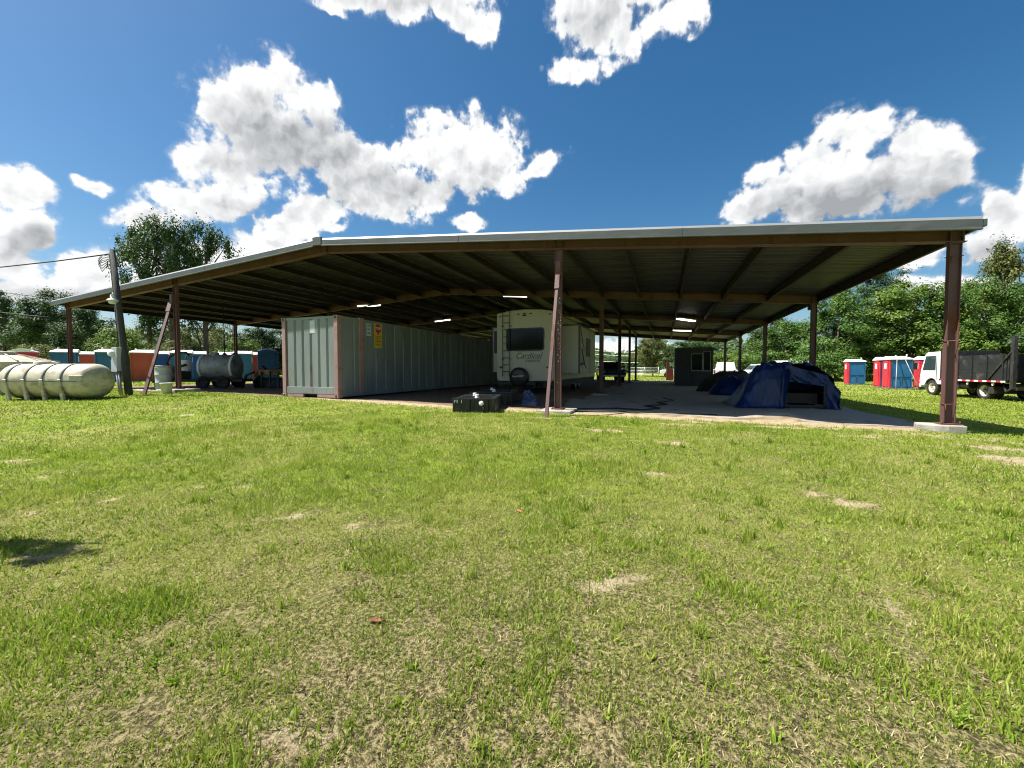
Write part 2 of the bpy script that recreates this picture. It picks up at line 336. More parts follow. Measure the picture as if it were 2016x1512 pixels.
M['tube'] = mat('light_tube', (1.0, 0.96, 0.80), 0.5, emit=3.2)
M['whitem'] = mat('white_enamel', (0.75, 0.75, 0.72), 0.4, 0, 0.08)
M['black'] = mat('black_plastic', (0.018, 0.019, 0.02), 0.38, 0, 0.3, 5, dirt=(0.06, 0.055, 0.05), dscale=5, damt=0.25)
M['rubber'] = mat('rubber', (0.022, 0.022, 0.022), 0.85, 0, 0.3, 8, dirt=(0.09, 0.075, 0.06), dscale=6, damt=0.3)
M['hose'] = mat('black_hose', (0.012, 0.012, 0.013), 0.55)
M['chrome'] = mat('bright_metal', (0.6, 0.6, 0.6), 0.3, 0.9, 0.1)
M['glass'] = glass('dark_glass', (0.008, 0.009, 0.010), 0.08); M['glass'].node_tree.nodes['Principled BSDF'].inputs['Specular IOR Level'].default_value = 0.22; M['carglass'] = glass('car_glass', (0.03, 0.05, 0.055), 0.03)
M['cont'] = mat('container_grey', (0.225, 0.26, 0.256), 0.5, 0, 0.16, 1.6, dirt=(0.20, 0.15, 0.11), dscale=3.5, damt=0.28, bump=0.08, bscale=6, stretch=(1, 1, .22))
M['pink'] = mat('faded_pink_primer', (0.36, 0.235, 0.225), 0.6, 0, 0.15, 2.0, dirt=(0.30, 0.13, 0.09), dscale=4, damt=0.4)
M['decal'] = mat('pale_decal', (0.55, 0.62, 0.64), 0.5, 0, 0.05)
M['yellow'] = mat('sign_yellow', (0.72, 0.52, 0.04), 0.5, 0, 0.12)
M['red'] = mat('sign_red', (0.55, 0.035, 0.04), 0.5, 0, 0.1)
M['ink'] = mat('dark_ink', (0.03, 0.025, 0.02), 0.6)
M['signwhite'] = mat('sign_white', (0.8, 0.8, 0.78), 0.5, 0, 0.05)
M['cream'] = mat('cream_fibreglass', (0.50, 0.485, 0.40), 0.35, 0, 0.06, 1.0, dirt=(0.36, 0.33, 0.25), dscale=0.8, damt=0.2, stretch=(1, 1, .3))
M['graphic'] = mat('dark_vinyl', (0.03, 0.032, 0.036), 0.3, 0, 0.2)
M['graphic2'] = mat('silver_vinyl', (0.35, 0.36, 0.37), 0.3, 0.3, 0.1)
M['lamp_red'] = mat('red_lens', (0.22, 0.02, 0.02), 0.25, 0, 0.1)
M['wood'] = mat('weathered_pole_wood', (0.05, 0.05, 0.046), 0.9, 0, 0.35, 5, dirt=(0.06, 0.055, 0.05), dscale=6, damt=0.4, bump=0.4, bscale=12, stretch=(5, 5, 0.5))
M['greybox'] = mat('grey_meter_box', (0.42, 0.45, 0.46), 0.5, 0.2, 0.08)
M['tan'] = mat('stained_tan_poly', (0.58, 0.53, 0.40), 0.45, 0, 0.18, 2.2, dirt=(0.34, 0.29, 0.20), dscale=2.6, damt=0.55, stretch=(1, 1, 1.6))
M['band'] = mat('strap_grey', (0.20, 0.20, 0.17), 0.6)
M['pblue'] = mat('toilet_blue', (0.018, 0.125, 0.29), 0.45, 0, 0.15, 1.5, dirt=(0.05, 0.16, 0.28), dscale=3, damt=0.2)
M['pred'] = mat('toilet_red', (0.55, 0.025, 0.045), 0.45, 0, 0.12, 1.5)
M['porange'] = mat('toilet_faded_red', (0.48, 0.075, 0.035), 0.5, 0, 0.12, 1.5)
M['pwhite'] = mat('toilet_roof', (0.82, 0.81, 0.76), 0.45, 0, 0.06, 2)
M['pgrey'] = mat('toilet_base', (0.16, 0.16, 0.16), 0.7)
M['drum'] = mat('pale_drum', (0.40, 0.45, 0.46), 0.45, 0, 0.1, 3, dirt=(0.36, 0.26, 0.17), dscale=3, damt=0.2)
M['bucket'] = mat('white_bucket', (0.66, 0.64, 0.58), 0.5, 0, 0.1, 4, dirt=(0.4, 0.34, 0.25), dscale=5, damt=0.35)
M['alu'] = mat('dull_aluminium', (0.34, 0.35, 0.335), 0.5, 0.1, 0.25, 2.0, dirt=(0.16, 0.15, 0.13), dscale=3, damt=0.5)
M['dark'] = mat('dark_painted_steel', (0.025, 0.025, 0.026), 0.6, 0, 0.3, 4, dirt=(0.08, 0.055, 0.04), dscale=5, damt=0.35)
M['machine'] = mat('machine_yellow', (0.30, 0.15, 0.02), 0.6, 0, 0.25, 3, dirt=(0.1, 0.06, 0.03), dscale=4, damt=0.5)
M['block'] = mat('pale_block', (0.50, 0.47, 0.40), 0.9, 0, 0.15, 6, bump=0.3)
M['tarp'] = mat('blue_tarp', (0.006, 0.028, 0.125), 0.42, 0, 0.35, 2.5, bump=0.7, bscale=7, stretch=(1, 1.6, .7))
M['camo'] = mat('dark_cover', (0.02, 0.02, 0.018), 0.8, 0, 0.5, 4, dirt=(0.10, 0.085, 0.06), dscale=5, damt=0.3)
M['office'] = mat('dark_office_steel', (0.06, 0.065, 0.066), 0.6, 0, 0.2, 2, dirt=(0.1, 0.08, 0.06), dscale=3, damt=0.3)
M['carwhite'] = mat('white_car_paint', (0.78, 0.79, 0.80), 0.25, 0, 0.03)
M['carblack'] = mat('black_car_paint', (0.012, 0.012, 0.014), 0.2, 0, 0.1)
M['bed'] = mat('black_truck_bed', (0.010, 0.012, 0.013), 0.75, 0, 0.35, 3, dirt=(0.07, 0.06, 0.05), dscale=3, damt=0.3)
M['rim'] = mat('cream_rim', (0.62, 0.56, 0.42), 0.5, 0, 0.15, 6)
M['steelrim'] = mat('grey_rim', (0.32, 0.32, 0.33), 0.4, 0.5, 0.1)
M['tapered'] = mat('reflective_red', (0.6, 0.03, 0.03), 0.4); M['tapewhite'] = mat('reflective_white', (0.8, 0.8, 0.78), 0.4)
M['redbrown'] = mat('oxide_door', (0.16, 0.03, 0.02), 0.7)
M['cloth'] = mat('rag_blue_white', (0.07, 0.09, 0.18), 0.9, 0, 0.3, 8, dirt=(0.3, 0.3, 0.36), dscale=9, damt=0.4)
M['gate'] = mat('galvanised_gate', (0.55, 0.55, 0.52), 0.45, 0.4, 0.1)
M['wire'] = mat('overhead_wire', (0.05, 0.05, 0.05), 0.6); M['wirepale'] = mat('bright_wire', (0.75, 0.72, 0.62), 0.5)
M['plank'] = mat('pale_plank', (0.50, 0.44, 0.34), 0.85, 0, 0.25, 5, stretch=(1, 6, 6))
M['leaf_o'] = mat('dry_leaf_orange', (0.50, 0.12, 0.04), 0.7); M['leaf_b'] = mat('dry_leaf_brown', (0.20, 0.055, 0.025), 0.7)
M['bark'] = mat('bark', (0.13, 0.10, 0.075), 0.95, 0, 0.35, 6, bump=0.5, bscale=14, stretch=(3, 3, .6))
M['leaf'] = leafmat('leaf_green', [(0.0, (0.030, 0.074, 0.014)), (0.45, (0.074, 0.155, 0.024)), (0.8, (0.142, 0.236, 0.038)), (1.0, (0.230, 0.311, 0.061))], 0.30)
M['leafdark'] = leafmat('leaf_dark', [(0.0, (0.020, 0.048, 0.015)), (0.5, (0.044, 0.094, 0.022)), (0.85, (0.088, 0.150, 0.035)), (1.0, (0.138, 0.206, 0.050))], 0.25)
M['leafolive'] = leafmat('leaf_olive', [(0.0, (0.046, 0.063, 0.014)), (0.5, (0.115, 0.138, 0.034)), (0.85, (0.196, 0.207, 0.052)), (1.0, (0.299, 0.253, 0.092))], 0.35)
M['leafbright'] = leafmat('leaf_bright', [(0.0, (0.042, 0.090, 0.012)), (0.5, (0.108, 0.186, 0.024)), (0.85, (0.192, 0.282, 0.042)), (1.0, (0.276, 0.348, 0.072))], 0.35)
M['needle'] = leafmat('pine_needle', [(0.0, (0.020, 0.050, 0.017)), (0.5, (0.042, 0.095, 0.025)), (0.85, (0.084, 0.147, 0.036)), (1.0, (0.140, 0.210, 0.056))], 0.2)

# ------------------------------------------------------------------ lettering (meshes only, made before the heavy parts)
def text_mesh(s, size, material, shear=0.0, depth=0.002, bold=0.0, xs=1.0):
    cu = bpy.data.curves.new('lettering', 'FONT'); cu.body = s; cu.size = size; cu.shear = shear; cu.extrude = depth; cu.offset = bold
    cu.align_x = 'CENTER'; cu.align_y = 'CENTER'
    o = bpy.data.objects.new('lettering', cu); COL.objects.link(o)
    me = bpy.data.meshes.new_from_object(o.evaluated_get(bpy.context.evaluated_depsgraph_get()))
    bpy.data.objects.remove(o); bpy.data.curves.remove(cu)
    me.transform(Matrix.Diagonal((xs, 1, 1, 1))); me.materials.clear(); me.materials.append(material); return me
def put_text(me, parent, loc, rot):
    o = bpy.data.objects.new('lettering', me); COL.objects.link(o); o.parent = parent; o.location = loc; o.rotation_euler = rot; return o
TXT = {'cardinal': text_mesh('Cardinal', 0.36, M['graphic'], 0.35, 0.002, 0.0, 0.92), 'explorer': text_mesh('Explorer', 0.20, M['graphic'], 0.4, 0.002, 0.0, 0.95),
       'forest': text_mesh('Forest River', 0.105, M['signwhite'], 0.2, 0.002, 0.002, 0.9), 'stop': text_mesh('STOP', 0.135, M['signwhite'], 0, 0.002, 0.004, 0.95),
       'ht': text_mesh('H T', 0.15, M['signwhite'], 0.05, 0.002, 0.002, 1.0)}

# ------------------------------------------------------------------ ground: one sheet to the horizon
def axis_coords(lo, hi, fine_lo, fine_hi, step, grow=1.22):
    a = list(np.arange(fine_lo, fine_hi + 1e-6, step)); d = step; x = fine_hi
    while x < hi: d *= grow; x += d; a.append(x)
    d = step; x = fine_lo; pre = []
    while x > lo: d *= grow; x -= d; pre.append(x)
    return np.array(pre[::-1] + a)
def ground_mat():
    m, nt, b, out = shader('lawn_soil_and_sand'); L = nt.links
    g = nt.nodes.new('ShaderNodeNewGeometry'); P = g.outputs['Position']
    def noise(s, d=6, r=0.6):
        n = N(nt, 'ShaderNodeTexNoise', i_Scale=s, i_Detail=float(d), i_Roughness=r); L.new(P, n.inputs['Vector']); return n.outputs['Fac']
    def attr(n): a = nt.nodes.new('ShaderNodeAttribute'); a.attribute_name = n; return a.outputs['Fac']
    fine = noise(45, 5, 0.7); mid = noise(6, 6); big = noise(0.35, 4); vfine = noise(160, 3, 0.6)
    soil = mixc(nt, smooth(nt, fine, 0.42, 0.63), (0.055, 0.045, 0.02), (0.42, 0.34, 0.18))            # thatch and sandy soil between the blades
    soil = mixc(nt, smooth(nt, vfine, 0.55, 0.75), soil, (0.52, 0.43, 0.25))
    greenA = mixc(nt, smooth(nt, mid, 0.35, 0.65), (0.16, 0.225, 0.02), (0.25, 0.32, 0.036))
    greenB = mixc(nt, smooth(nt, big, 0.40, 0.62), greenA, (0.31, 0.315, 0.085))
    cover = mth(nt, 'MULTIPLY', attr('lush'), smooth(nt, mth(nt, 'ADD', mth(nt, 'MULTIPLY', mid, 0.7), mth(nt, 'MULTIPLY', fine, 0.5)), 0.42, 0.62))
    cover = mth(nt, 'MAXIMUM', cover, attr('far'))
    c = mixc(nt, cover, soil, greenB)
    sandc = mixc(nt, smooth(nt, mid, 0.3, 0.7), (0.36, 0.275, 0.16), (0.52, 0.425, 0.275))
    sandc = mixc(nt, smooth(nt, fine, 0.62, 0.75), sandc, (0.26, 0.19, 0.11))
    sf = smooth(nt, mth(nt, 'ADD', mth(nt, 'ADD', attr('sand'), mth(nt, 'MULTIPLY', mth(nt, 'SUBTRACT', mid, 0.5), 1.1)), mth(nt, 'MULTIPLY', mth(nt, 'SUBTRACT', fine, 0.5), 0.9)), 0.34, 0.70)
    c = mixc(nt, sf, c, sandc)
    dirtc = mixc(nt, smooth(nt, mid, 0.3, 0.7), (0.17, 0.12, 0.075), (0.29, 0.215, 0.14))
    c = mixc(nt, smooth(nt, mth(nt, 'ADD', attr('dirt'), mth(nt, 'MULTIPLY', mth(nt, 'SUBTRACT', mid, 0.5), 0.5)), 0.35, 0.6), c, dirtc)
    stain = noise(1.3, 6, 0.62)
    greyc = mixc(nt, smooth(nt, stain, 0.58, 0.70), mixc(nt, mid, (0.34, 0.31, 0.26), (0.47, 0.435, 0.37)), (0.12, 0.10, 0.085))
    c = mixc(nt, smooth(nt, mth(nt, 'ADD', attr('grey'), mth(nt, 'MULTIPLY', mth(nt, 'SUBTRACT', mid, 0.5), 0.5)), 0.35, 0.6), c, greyc)
    L.new(c, b.inputs['Base Color']); b.inputs['Roughness'].default_value = 0.95; b.inputs['Specular IOR Level'].default_value = 0.15
    bp = nt.nodes.new('ShaderNodeBump'); bp.inputs['Strength'].default_value = 1.0; bp.inputs['Distance'].default_value = 0.04
    L.new(mth(nt, 'ADD', fine, mth(nt, 'MULTIPLY', mid, 0.8)), bp.inputs['Height']); L.new(bp.outputs[0], b.inputs['Normal'])
    return m
def lush_of(x, y):
    r = np.hypot(x, y)
    v = sm(0.8, 5.0, r) * (0.55 + 0.75 * fbm(x * 0.35, y * 0.35, 51)) * (1 - 0.25 * sm(-3, 3, x))
    v = v + 0.35 * sm(0.5, -3.0, x) * sm(2.5, 4.0, y) + 0.25 * sm(1.5, 4.0, x) * sm(1.5, 3.0, r)
    return np.clip(v, 0, 1)
GX = axis_coords(-1500, 1500, -30, 18, 0.2); GY = axis_coords(-1500, 1500, -2, 46, 0.2)
xx, yy = np.meshgrid(GX, GY); zz = ground_z(xx, yy)
nx, ny = len(GX), len(GY); idx = np.arange(nx * ny).reshape(ny, nx)
gme = np_mesh('ground', np.stack([xx, yy, zz], -1).reshape(-1, 3), np.stack([idx[:-1, :-1], idx[:-1, 1:], idx[1:, 1:], idx[1:, :-1]], -1).reshape(-1, 4), ground_mat(), True)
sa, di, gr = zones(xx, yy)
for nme, arr in (('sand', sa), ('dirt', di), ('grey', gr), ('lush', lush_of(xx, yy)), ('far', sm(9, 22, np.hypot(xx, yy)) * 0.75)):
    a = gme.attributes.new(nme, 'FLOAT', 'POINT'); a.data.foreach_set('value', np.asarray(arr, np.float32).ravel())
tag(link('ground', gme), kind='structure')

def sheet_z(x, y):
    i = np.clip(np.searchsorted(GX, x) - 1, 0, nx - 2); j = np.clip(np.searchsorted(GY, y) - 1, 0, ny - 2)
    u = (x - GX[i]) / (GX[i + 1] - GX[i]); v = (y - GY[j]) / (GY[j + 1] - GY[j])
    return (zz[j, i] * (1 - u) + zz[j, i + 1] * u) * (1 - v) + (zz[j + 1, i] * (1 - u) + zz[j + 1, i + 1] * u) * v
# grass: blades that nobody could count
def grass():
    rng = np.random.default_rng(7)
    sector = (R(-20.6 - 80), R(-20.6 + 80))
    def scatter(n, r0, r1, p):           # radial density ~ r^-p per area
        u = rng.random(n)
        e = 2 - p
        r = (r0 ** e + u * (r1 ** e - r0 ** e)) ** (1 / e) if abs(e) > 1e-3 else r0 * (r1 / r0) ** u
        a = rng.uniform(sector[0], sector[1], n)
        return r * np.sin(a), r * np.cos(a), r
    V = []; F3 = []; off = 0
    def emit(x, y, r, h, w, lean, seg):
        nonlocal off
        n = len(x); z = sheet_z(x, y) - 0.003
        a = rng.uniform(0, 2 * np.pi, n); la = rng.uniform(0, 2 * np.pi, n)
        dx, dy = np.cos(a) * w / 2, np.sin(a) * w / 2
        lx, ly = np.cos(la) * lean * h, np.sin(la) * lean * h
        hh = h * np.sqrt(np.clip(1 - lean ** 2 * 0.85, 0.05, 1))
        if seg == 1:
            P = np.stack([np.stack([x - dx, y - dy, z], -1), np.stack([x + dx, y + dy, z], -1), np.stack([x + lx, y + ly, z + hh], -1)], 1)
            t = np.array([[0, 1, 2]])
        else:
            k = 0.55
            mx, my, mz = x + lx * 0.32, y + ly * 0.32, z + hh * k
            P = np.stack([np.stack([x - dx, y - dy, z], -1), np.stack([x + dx, y + dy, z], -1), np.stack([mx + dx * .75, my + dy * .75, mz], -1),
                          np.stack([mx - dx * .75, my - dy * .75, mz], -1), np.stack([x + lx, y + ly, z + hh], -1)], 1)
            t = np.array([[0, 1, 2], [0, 2, 3], [3, 2, 4]])
        m = P.shape[1]; V.append(P.reshape(-1, 3)); F3.append((t[None] + (off + np.arange(n) * m)[:, None, None]).reshape(-1, 3)); off += n * m
    def keep(x, y, r, extra=0.0):
        s, d, g = zones(x, y); lu = lush_of(x, y)
        tuft = 0.5 * fbm(x * 5.5, y * 5.5, 61, 3) + 0.5 * fbm(x * 13, y * 13, 62, 2); patch = fbm(x * 1.1, y * 1.1, 71, 3)
        p = (0.42 + 0.58 * lu) * np.clip((tuft - 0.38 + 0.25 * lu) * 6, 0.04, 1) * np.clip((patch - 0.20 + 0.2 * lu) * 4, 0.42, 1)
        return (rng.random(len(x)) < p * (1 - 0.97 * s) * (1 - np.maximum(d, g)) + extra) & (np.maximum(d, g) < 0.5)
    for n, r0, r1, p, seg, ws in ((112000, 0.5, 1.5, 0.0, 3, 1.0), (178000, 1.5, 3.2, 1.25, 3, 1.0), (460000, 3.2, 10.0, 1.25, 1, 1.1), (290000, 10.0, 28.0, 1.4, 1, 1.7), (80000, 28.0, 75.0, 1.9, 1, 3.0)):
        x, y, r = scatter(n, r0, r1, p); k = keep(x, y, r); x, y, r = x[k], y[k], r[k]
        lu = lush_of(x, y); tall = np.clip((fbm(x * 2.3, y * 2.3, 91, 3) - 0.5) * 4, 0, 1)
        h = rng.gamma(5, 0.0060, len(x)) * (0.60 + 0.30 * lu + 0.85 * tall) + 0.002 * np.clip(r - 12, 0, 20)
        emit(x, y, r, np.clip(h, 0.012, 0.13), ws * 0.0030 * rng.uniform(.7, 1.4, len(x)) * (1 + 0.55 * (r / 1.5) ** 0.85), rng.beta(2.2, 1.9, len(x)) * 0.98, seg)
    # broad-leaved weeds and coarse tufts here and there
    x, y, r = scatter(700, 0.6, 7.0, 0.6); k = keep(x, y, r); x, y, r = x[k], y[k], r[k]
    q = np.repeat(np.arange(len(x)), 9); xs, ys = x[q] + rng.normal(0, .010, len(q)), y[q] + rng.normal(0, .010, len(q))
    emit(xs, ys, r[q], rng.uniform(.03, .06, len(q)), rng.uniform(.008, .016, len(q)), rng.uniform(.55, .97, len(q)), 3)
    x, y, r = scatter(220, 0.7, 9.0, 0.7); q = np.repeat(np.arange(len(x)), 24); xs, ys = x[q] + rng.normal(0, .025, len(q)), y[q] + rng.normal(0, .025, len(q)); k = zones(xs, ys)[0] < .3
    emit(xs[k], ys[k], r[q][k], rng.uniform(.05, .13, k.sum()), .0035 * (1 + .3 * r[q][k]), rng.beta(2, 3, k.sum()), 3)
    me = np_mesh('grass', np.concatenate(V), np.concatenate(F3), M['grass'])
    tag(link('grass', me), 'short patchy green lawn grass in front of the barn', 'grass', kind='stuff')
    # dry thatch lying flat between the tufts
    V.clear(); F3.clear(); off = 0
    x, y, r = scatter(200000, 0.5, 7.0, 1.0); s, d, g = zones(x, y); k = (rng.random(len(x)) < 0.8 * (1 - 0.75 * s)) & (np.maximum(d, g) < 0.5); x, y, r = x[k], y[k], r[k]
    emit(x, y, r, rng.uniform(0.010, 0.034, len(x)), 0.0030 * (1 + r * 0.35), rng.uniform(0.70, 1.04, len(x)), 1)
    me = np_mesh('thatch', np.concatenate(V), np.concatenate(F3), M['thatch'])
    tag(link('dry_thatch', me), 'dry straw coloured thatch between the grass tufts', 'thatch', kind='stuff')
M['grass'] = leafmat('grass_blade', [(0.0, (0.070, 0.125, 0.012)), (0.28, (0.180, 0.285, 0.020)), (0.60, (0.295, 0.395, 0.038)), (0.84, (0.40, 0.40, 0.10)), (1.0, (0.54, 0.46, 0.23))], 0.42, nscale=0.9, rough=0.5)
M['thatch'] = leafmat('dry_thatch', [(0.0, (0.14, 0.11, 0.035)), (0.35, (0.30, 0.26, 0.09)), (0.7, (0.44, 0.37, 0.17)), (1.0, (0.62, 0.52, 0.31))], 0.15, nscale=2.0)
grass()

# ------------------------------------------------------------------ open barn
XR, XM, XG, XL, XA = 5.10, -2.55, -10.15, -17.75, -25.35
Y0, SP, NF = 10.15, 7.62, 5
def zb(x): return 4.87 - (x - XG) * 0.0875 if x > XG else 4.87 + (x - XG) * 0.0638
barn = thing('open_barn', 'open-sided barn with red steel posts and low gable metal roof', 'barn', (XG, Y0 + 2 * SP, 0.1))
def bb(mb, name, m, parent=None, **k):
    p = parent or barn; base = Vector((0, 0, 0)); q = p
    while q is not None: base += q.location; q = q.parent
    return mb.build(name, m, p, loc=-base if False else tuple(-base), **k)
def h_column(x, y, z0, z1, b=0.175, d=0.115, t=0.013):
    m = MB(); m.b2(x - b / 2, x - b / 2 + t, y - d / 2, y + d / 2, z0, z1); m.b2(x + b / 2 - t, x + b / 2, y - d / 2, y + d / 2, z0, z1)
    m.b2(x - b / 2 + t, x + b / 2 - t, y - 0.007, y + 0.007, z0, z1); return m
for k in range(NF):
    y = Y0 + k * SP
    for x in (XR, XM, XL, XA):
        z = gz(x, y) + (0.11 if k == 0 and x == XR else 0.08 if k == 0 and x == XL else 0.02); top = zb(x) - 0.022
        if x in (XR, XA): pass
        col = bb(h_column(x, y, z + 0.06, top), 'column', M['steel'])
        bb(MB().b2(x - 0.16, x + 0.16, y - 0.13, y + 0.13, z + 0.035, z + 0.058), 'base_plate', M['rust'], col)
        for sx in (-1, 1): bb(MB().tube([(x + sx * 0.13, y - 0.10, z + 0.05), (x + sx * 0.13, y - 0.10, z + 0.10)], 0.014, 6), 'bolt', M['rust'], col)
        bb(MB().b2(x - 0.11, x + 0.11, y - 0.075, y + 0.075, top, top + 0.02), 'cap_plate', M['steel'], col)
        # concrete pier
        m = MB(); sx = 0.42 if k == 0 else 0.33
        if k == 0 and x == XR:
            m.prism([(-0.50, -0.10), (-0.10, -0.28), (0.17, -0.27), (0.20, 0.16), (-0.40, 0.20)], 'z', z - 0.25, z + 0.034)
            m.v = [(vx + x, vy + y + 0.03, vz) for vx, vy, vz in m.v]
        elif k == 0 and x == XL: m.b2(x - 0.5, x + 0.65, y - 0.5, y + 0.4, z - 0.2, z + 0.034)
        else: m.b2(x - sx, x + sx, y - sx, y + sx, z - 0.25, z + 0.034)
        bb(m, 'footing', M['concrete'], col, bevel=0.02)
        if k == 0 and x == XR:
            for zw in (0.42, 1.62, 3.2):
                tie = MB(); a, c = 0.10, 0.072
                tie.tube([(x - a, y - c, z + zw), (x + a, y - c, z + zw + .01), (x + a, y + c, z + zw + .03), (x - a, y + c, z + zw + .02), (x - a, y - c, z + zw)], 0.008, 5)
                tie.tube([(x - a + .02, y - c, z + zw), (x - a + .03, y - c - .015, z + zw - .14)], 0.01, 5); bb(tie, 'wire_tie', M['rust'], col)
        if k == 0 and x == XM:                                        # paint flakes on the front post
            rg = random.Random(4); m = MB()
            for i in range(46):
                px = x + rg.uniform(-0.02, 0.075); pz = rg.choice((1.55, 1.9, 2.3, 2.75, 2.9)) + rg.gauss(0, 0.22); s = rg.uniform(0.005, 0.015)
                m.lathe([(0, -0.0005), (s, -0.0005), (s * .9, 0.0006)], (px, y - 0.0085, pz), 'y', 6, False)
            bb(m, 'paint_fleck', M['signwhite'], col)['kind'] = 'stuff'
def rafter(y, xa, xb, t0=0.0, t1=0.30):
    m = MB(); za, zb_ = zb(xa), zb(xb) if abs(xb - XG) > 1e-6 else 4.87
    if abs(xa - XG) < 1e-6: za = 4.87
    q = lambda a, b: [(xa, za + a), (xb, zb_ + a), (xb, zb_ + b), (xa, za + b)]
    m.prism(q(0.014, 0.286), 'y', y - 0.006, y + 0.006); m.prism(q(0, 0.014), 'y', y - 0.085, y + 0.085); m.prism(q(0.286, 0.30), 'y', y - 0.085, y + 0.085)
    return m
for k in range(NF):
    y = Y0 + k * SP
    for xa, xb in ((XA - 0.14, XG - 0.012), (XG + 0.012, XR + 0.14)):
        r_ = bb(rafter(y, xa, xb), 'rafter', M['steel'])
        for xs in ((XA, XL) if xb < XG else (XM, XR)):
            for sx in (-0.089, 0.089):
                z = zb(xs + sx); bb(MB().b2(xs + sx - 0.006, xs + sx + 0.006, y - 0.078, y + 0.078, z + 0.02, z + 0.28), 'stiffener', M['steel'], r_)
    bb(MB().b2(XG - 0.0115, XG + 0.0115, y - 0.09, y + 0.09, 4.80, 5.20), 'ridge_plate', M['steel'])
PX = [XR + 0.1 - 0.02] + [XR - 1.524 * i for i in range(1, 10)] + [XG + 0.13, XG - 0.13] + [XA + 1.524 * i for i in range(9, 0, -1)] + [XA - 0.1 + 0.02]
for i, x in enumerate(PX):
    z = zb(x)
    for k in range(NF - 1):
        y0 = Y0 + k * SP + 0.008; y1 = Y0 + (k + 1) * SP - 0.008; s = 1 if x > XG else -1
        m = MB(); m.b2(x - 0.004, x + 0.004, y0, y1, z + 0.075, z + 0.284)          # Z section: web and two flanges
        m.b2(x + 0.004, x + 0.075, y0, y1, z + 0.072, z + 0.08); m.b2(x - 0.07, x - 0.004, y0, y1, z + 0.272, z + 0.28)
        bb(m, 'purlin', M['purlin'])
# roof sheets: 0.914 m wide ribbed panels laid down each slope
def panel_mesh(xa, za, xb, zb_, name):
    prof = []; W = 0.914
    for j in range(3):
        o = j * W / 3
        prof += [(o, 0), (o + 0.105, 0), (o + 0.118, 0.006), (o + 0.135, 0.006), (o + 0.148, 0), (o + 0.240, 0), (o + 0.262, 0.032), (o + 0.284, 0.032)]
    prof += [(W + 0.0, 0.001), (W + 0.03, 0.001)]
    m = MB(); n = len(prof)
    vs = [(xa, p, za + h) for p, h in prof] + [(xb, p, zb_ + h) for p, h in prof]
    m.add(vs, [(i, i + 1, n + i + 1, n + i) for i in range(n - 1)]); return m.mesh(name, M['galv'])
YF = Y0 - 0.36; npan = int(round((NF - 1) * SP + 0.72) / 0.914) + 1
bl = barn.location
xe = XR + 0.17; ze = 4.87 - (xe - XG) * 0.0875; xw = XA - 0.38; zw = 4.87 + (xw - XG) * 0.0638
pr = panel_mesh(XG, 4.87 + 0.305, xe, ze + 0.305, 'roof_panel'); pl = panel_mesh(XG, 4.87 + 0.305, xw, zw + 0.305, 'roof_panel')
for i in range(npan):
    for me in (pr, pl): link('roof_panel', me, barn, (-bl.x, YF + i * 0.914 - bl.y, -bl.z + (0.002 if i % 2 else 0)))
YB = YF + npan * 0.914
bb(MB().prism([(XG - 0.35, 5.175 + 0.035 - 0.022), (XG, 5.22), (XG + 0.35, 5.175 + 0.035 - 0.03), (XG + 0.35, 5.185), (XG, 5.212), (XG - 0.35, 5.19)], 'y', YF, YB), 'ridge_cap', M['galv'])
# rake trim on the front gable, in lengths
def rake(xa, xb, yf, front=True):
    z0, z1 = zb(xa) if abs(xa - XG) > .01 else 4.87, zb(xb) if abs(xb - XG) > .01 else 4.87
    s = -1 if front else 1
    q = lambda a, b: [(xa, z0 + a), (xb, z1 + a), (xb, z1 + b), (xa, z0 + b)]
    f = MB(); f.prism(q(0.145, 0.30), 'y', yf, yf + s * 0.05)
    f.prism(q(0.115, 0.145), 'y', yf + s * 0.0, yf + s * 0.062)
    return f, q
for yf, front in ((YF - 0.003, True), (YB + 0.003, False)):
    s = -1 if front else 1
    for cuts in ((XG + 0.16, -5.2, 0.35, xe), (XG - 0.16, -15.4, -20.5, xw)):
        for xa, xb in zip(cuts[:-1], cuts[1:]):
            e = 0.003 if xb > xa else -0.003
            f, q = rake(xa + e, xb - e, yf, front); o = bb(f, 'rake_trim', M['trim'], bevel=0.004, seg=1)
            t = MB(); a = q(0.30, 0.36); b_ = q(0.355, 0.36)
            t.add([(a[0][0], yf + s * 0.05, a[0][1]), (a[1][0], yf + s * 0.05, a[1][1]), (a[2][0], yf + s * 0.005, a[2][1]), (a[3][0], yf + s * 0.005, a[3][1])], [(0, 1, 2, 3)])
            t.add([(a[3][0], yf + s * 0.005, a[3][1]), (a[2][0], yf + s * 0.005, a[2][1]), (a[2][0], yf - s * 0.25, a[2][1] + .002), (a[3][0], yf - s * 0.25, a[3][1] + .002)], [(0, 1, 2, 3)])
            bb(t, 'trim_top', M['trimtop'], o)
    c = MB(); c.prism([(XG - 0.17, 4.87 + 0.135), (XG + 0.17, 4.87 + 0.13), (XG + 0.17, 4.87 + 0.375), (XG, 4.87 + 0.395), (XG - 0.17, 4.87 + 0.38)], 'y', yf - s * 0.02, yf + s * 0.066)
    bb(c, 'ridge_end_cap', M['trim'], bevel=0.006)
for x, z in ((xe, ze), (xw, zw)):
    s = 1 if x > XG else -1
    m = MB(); m.b2(x - s * 0.0, x + s * 0.06, YF - 0.05, YB + 0.05, z + 0.17, z + 0.30); bb(m, 'eave_gutter', M['trim'], bevel=0.01)
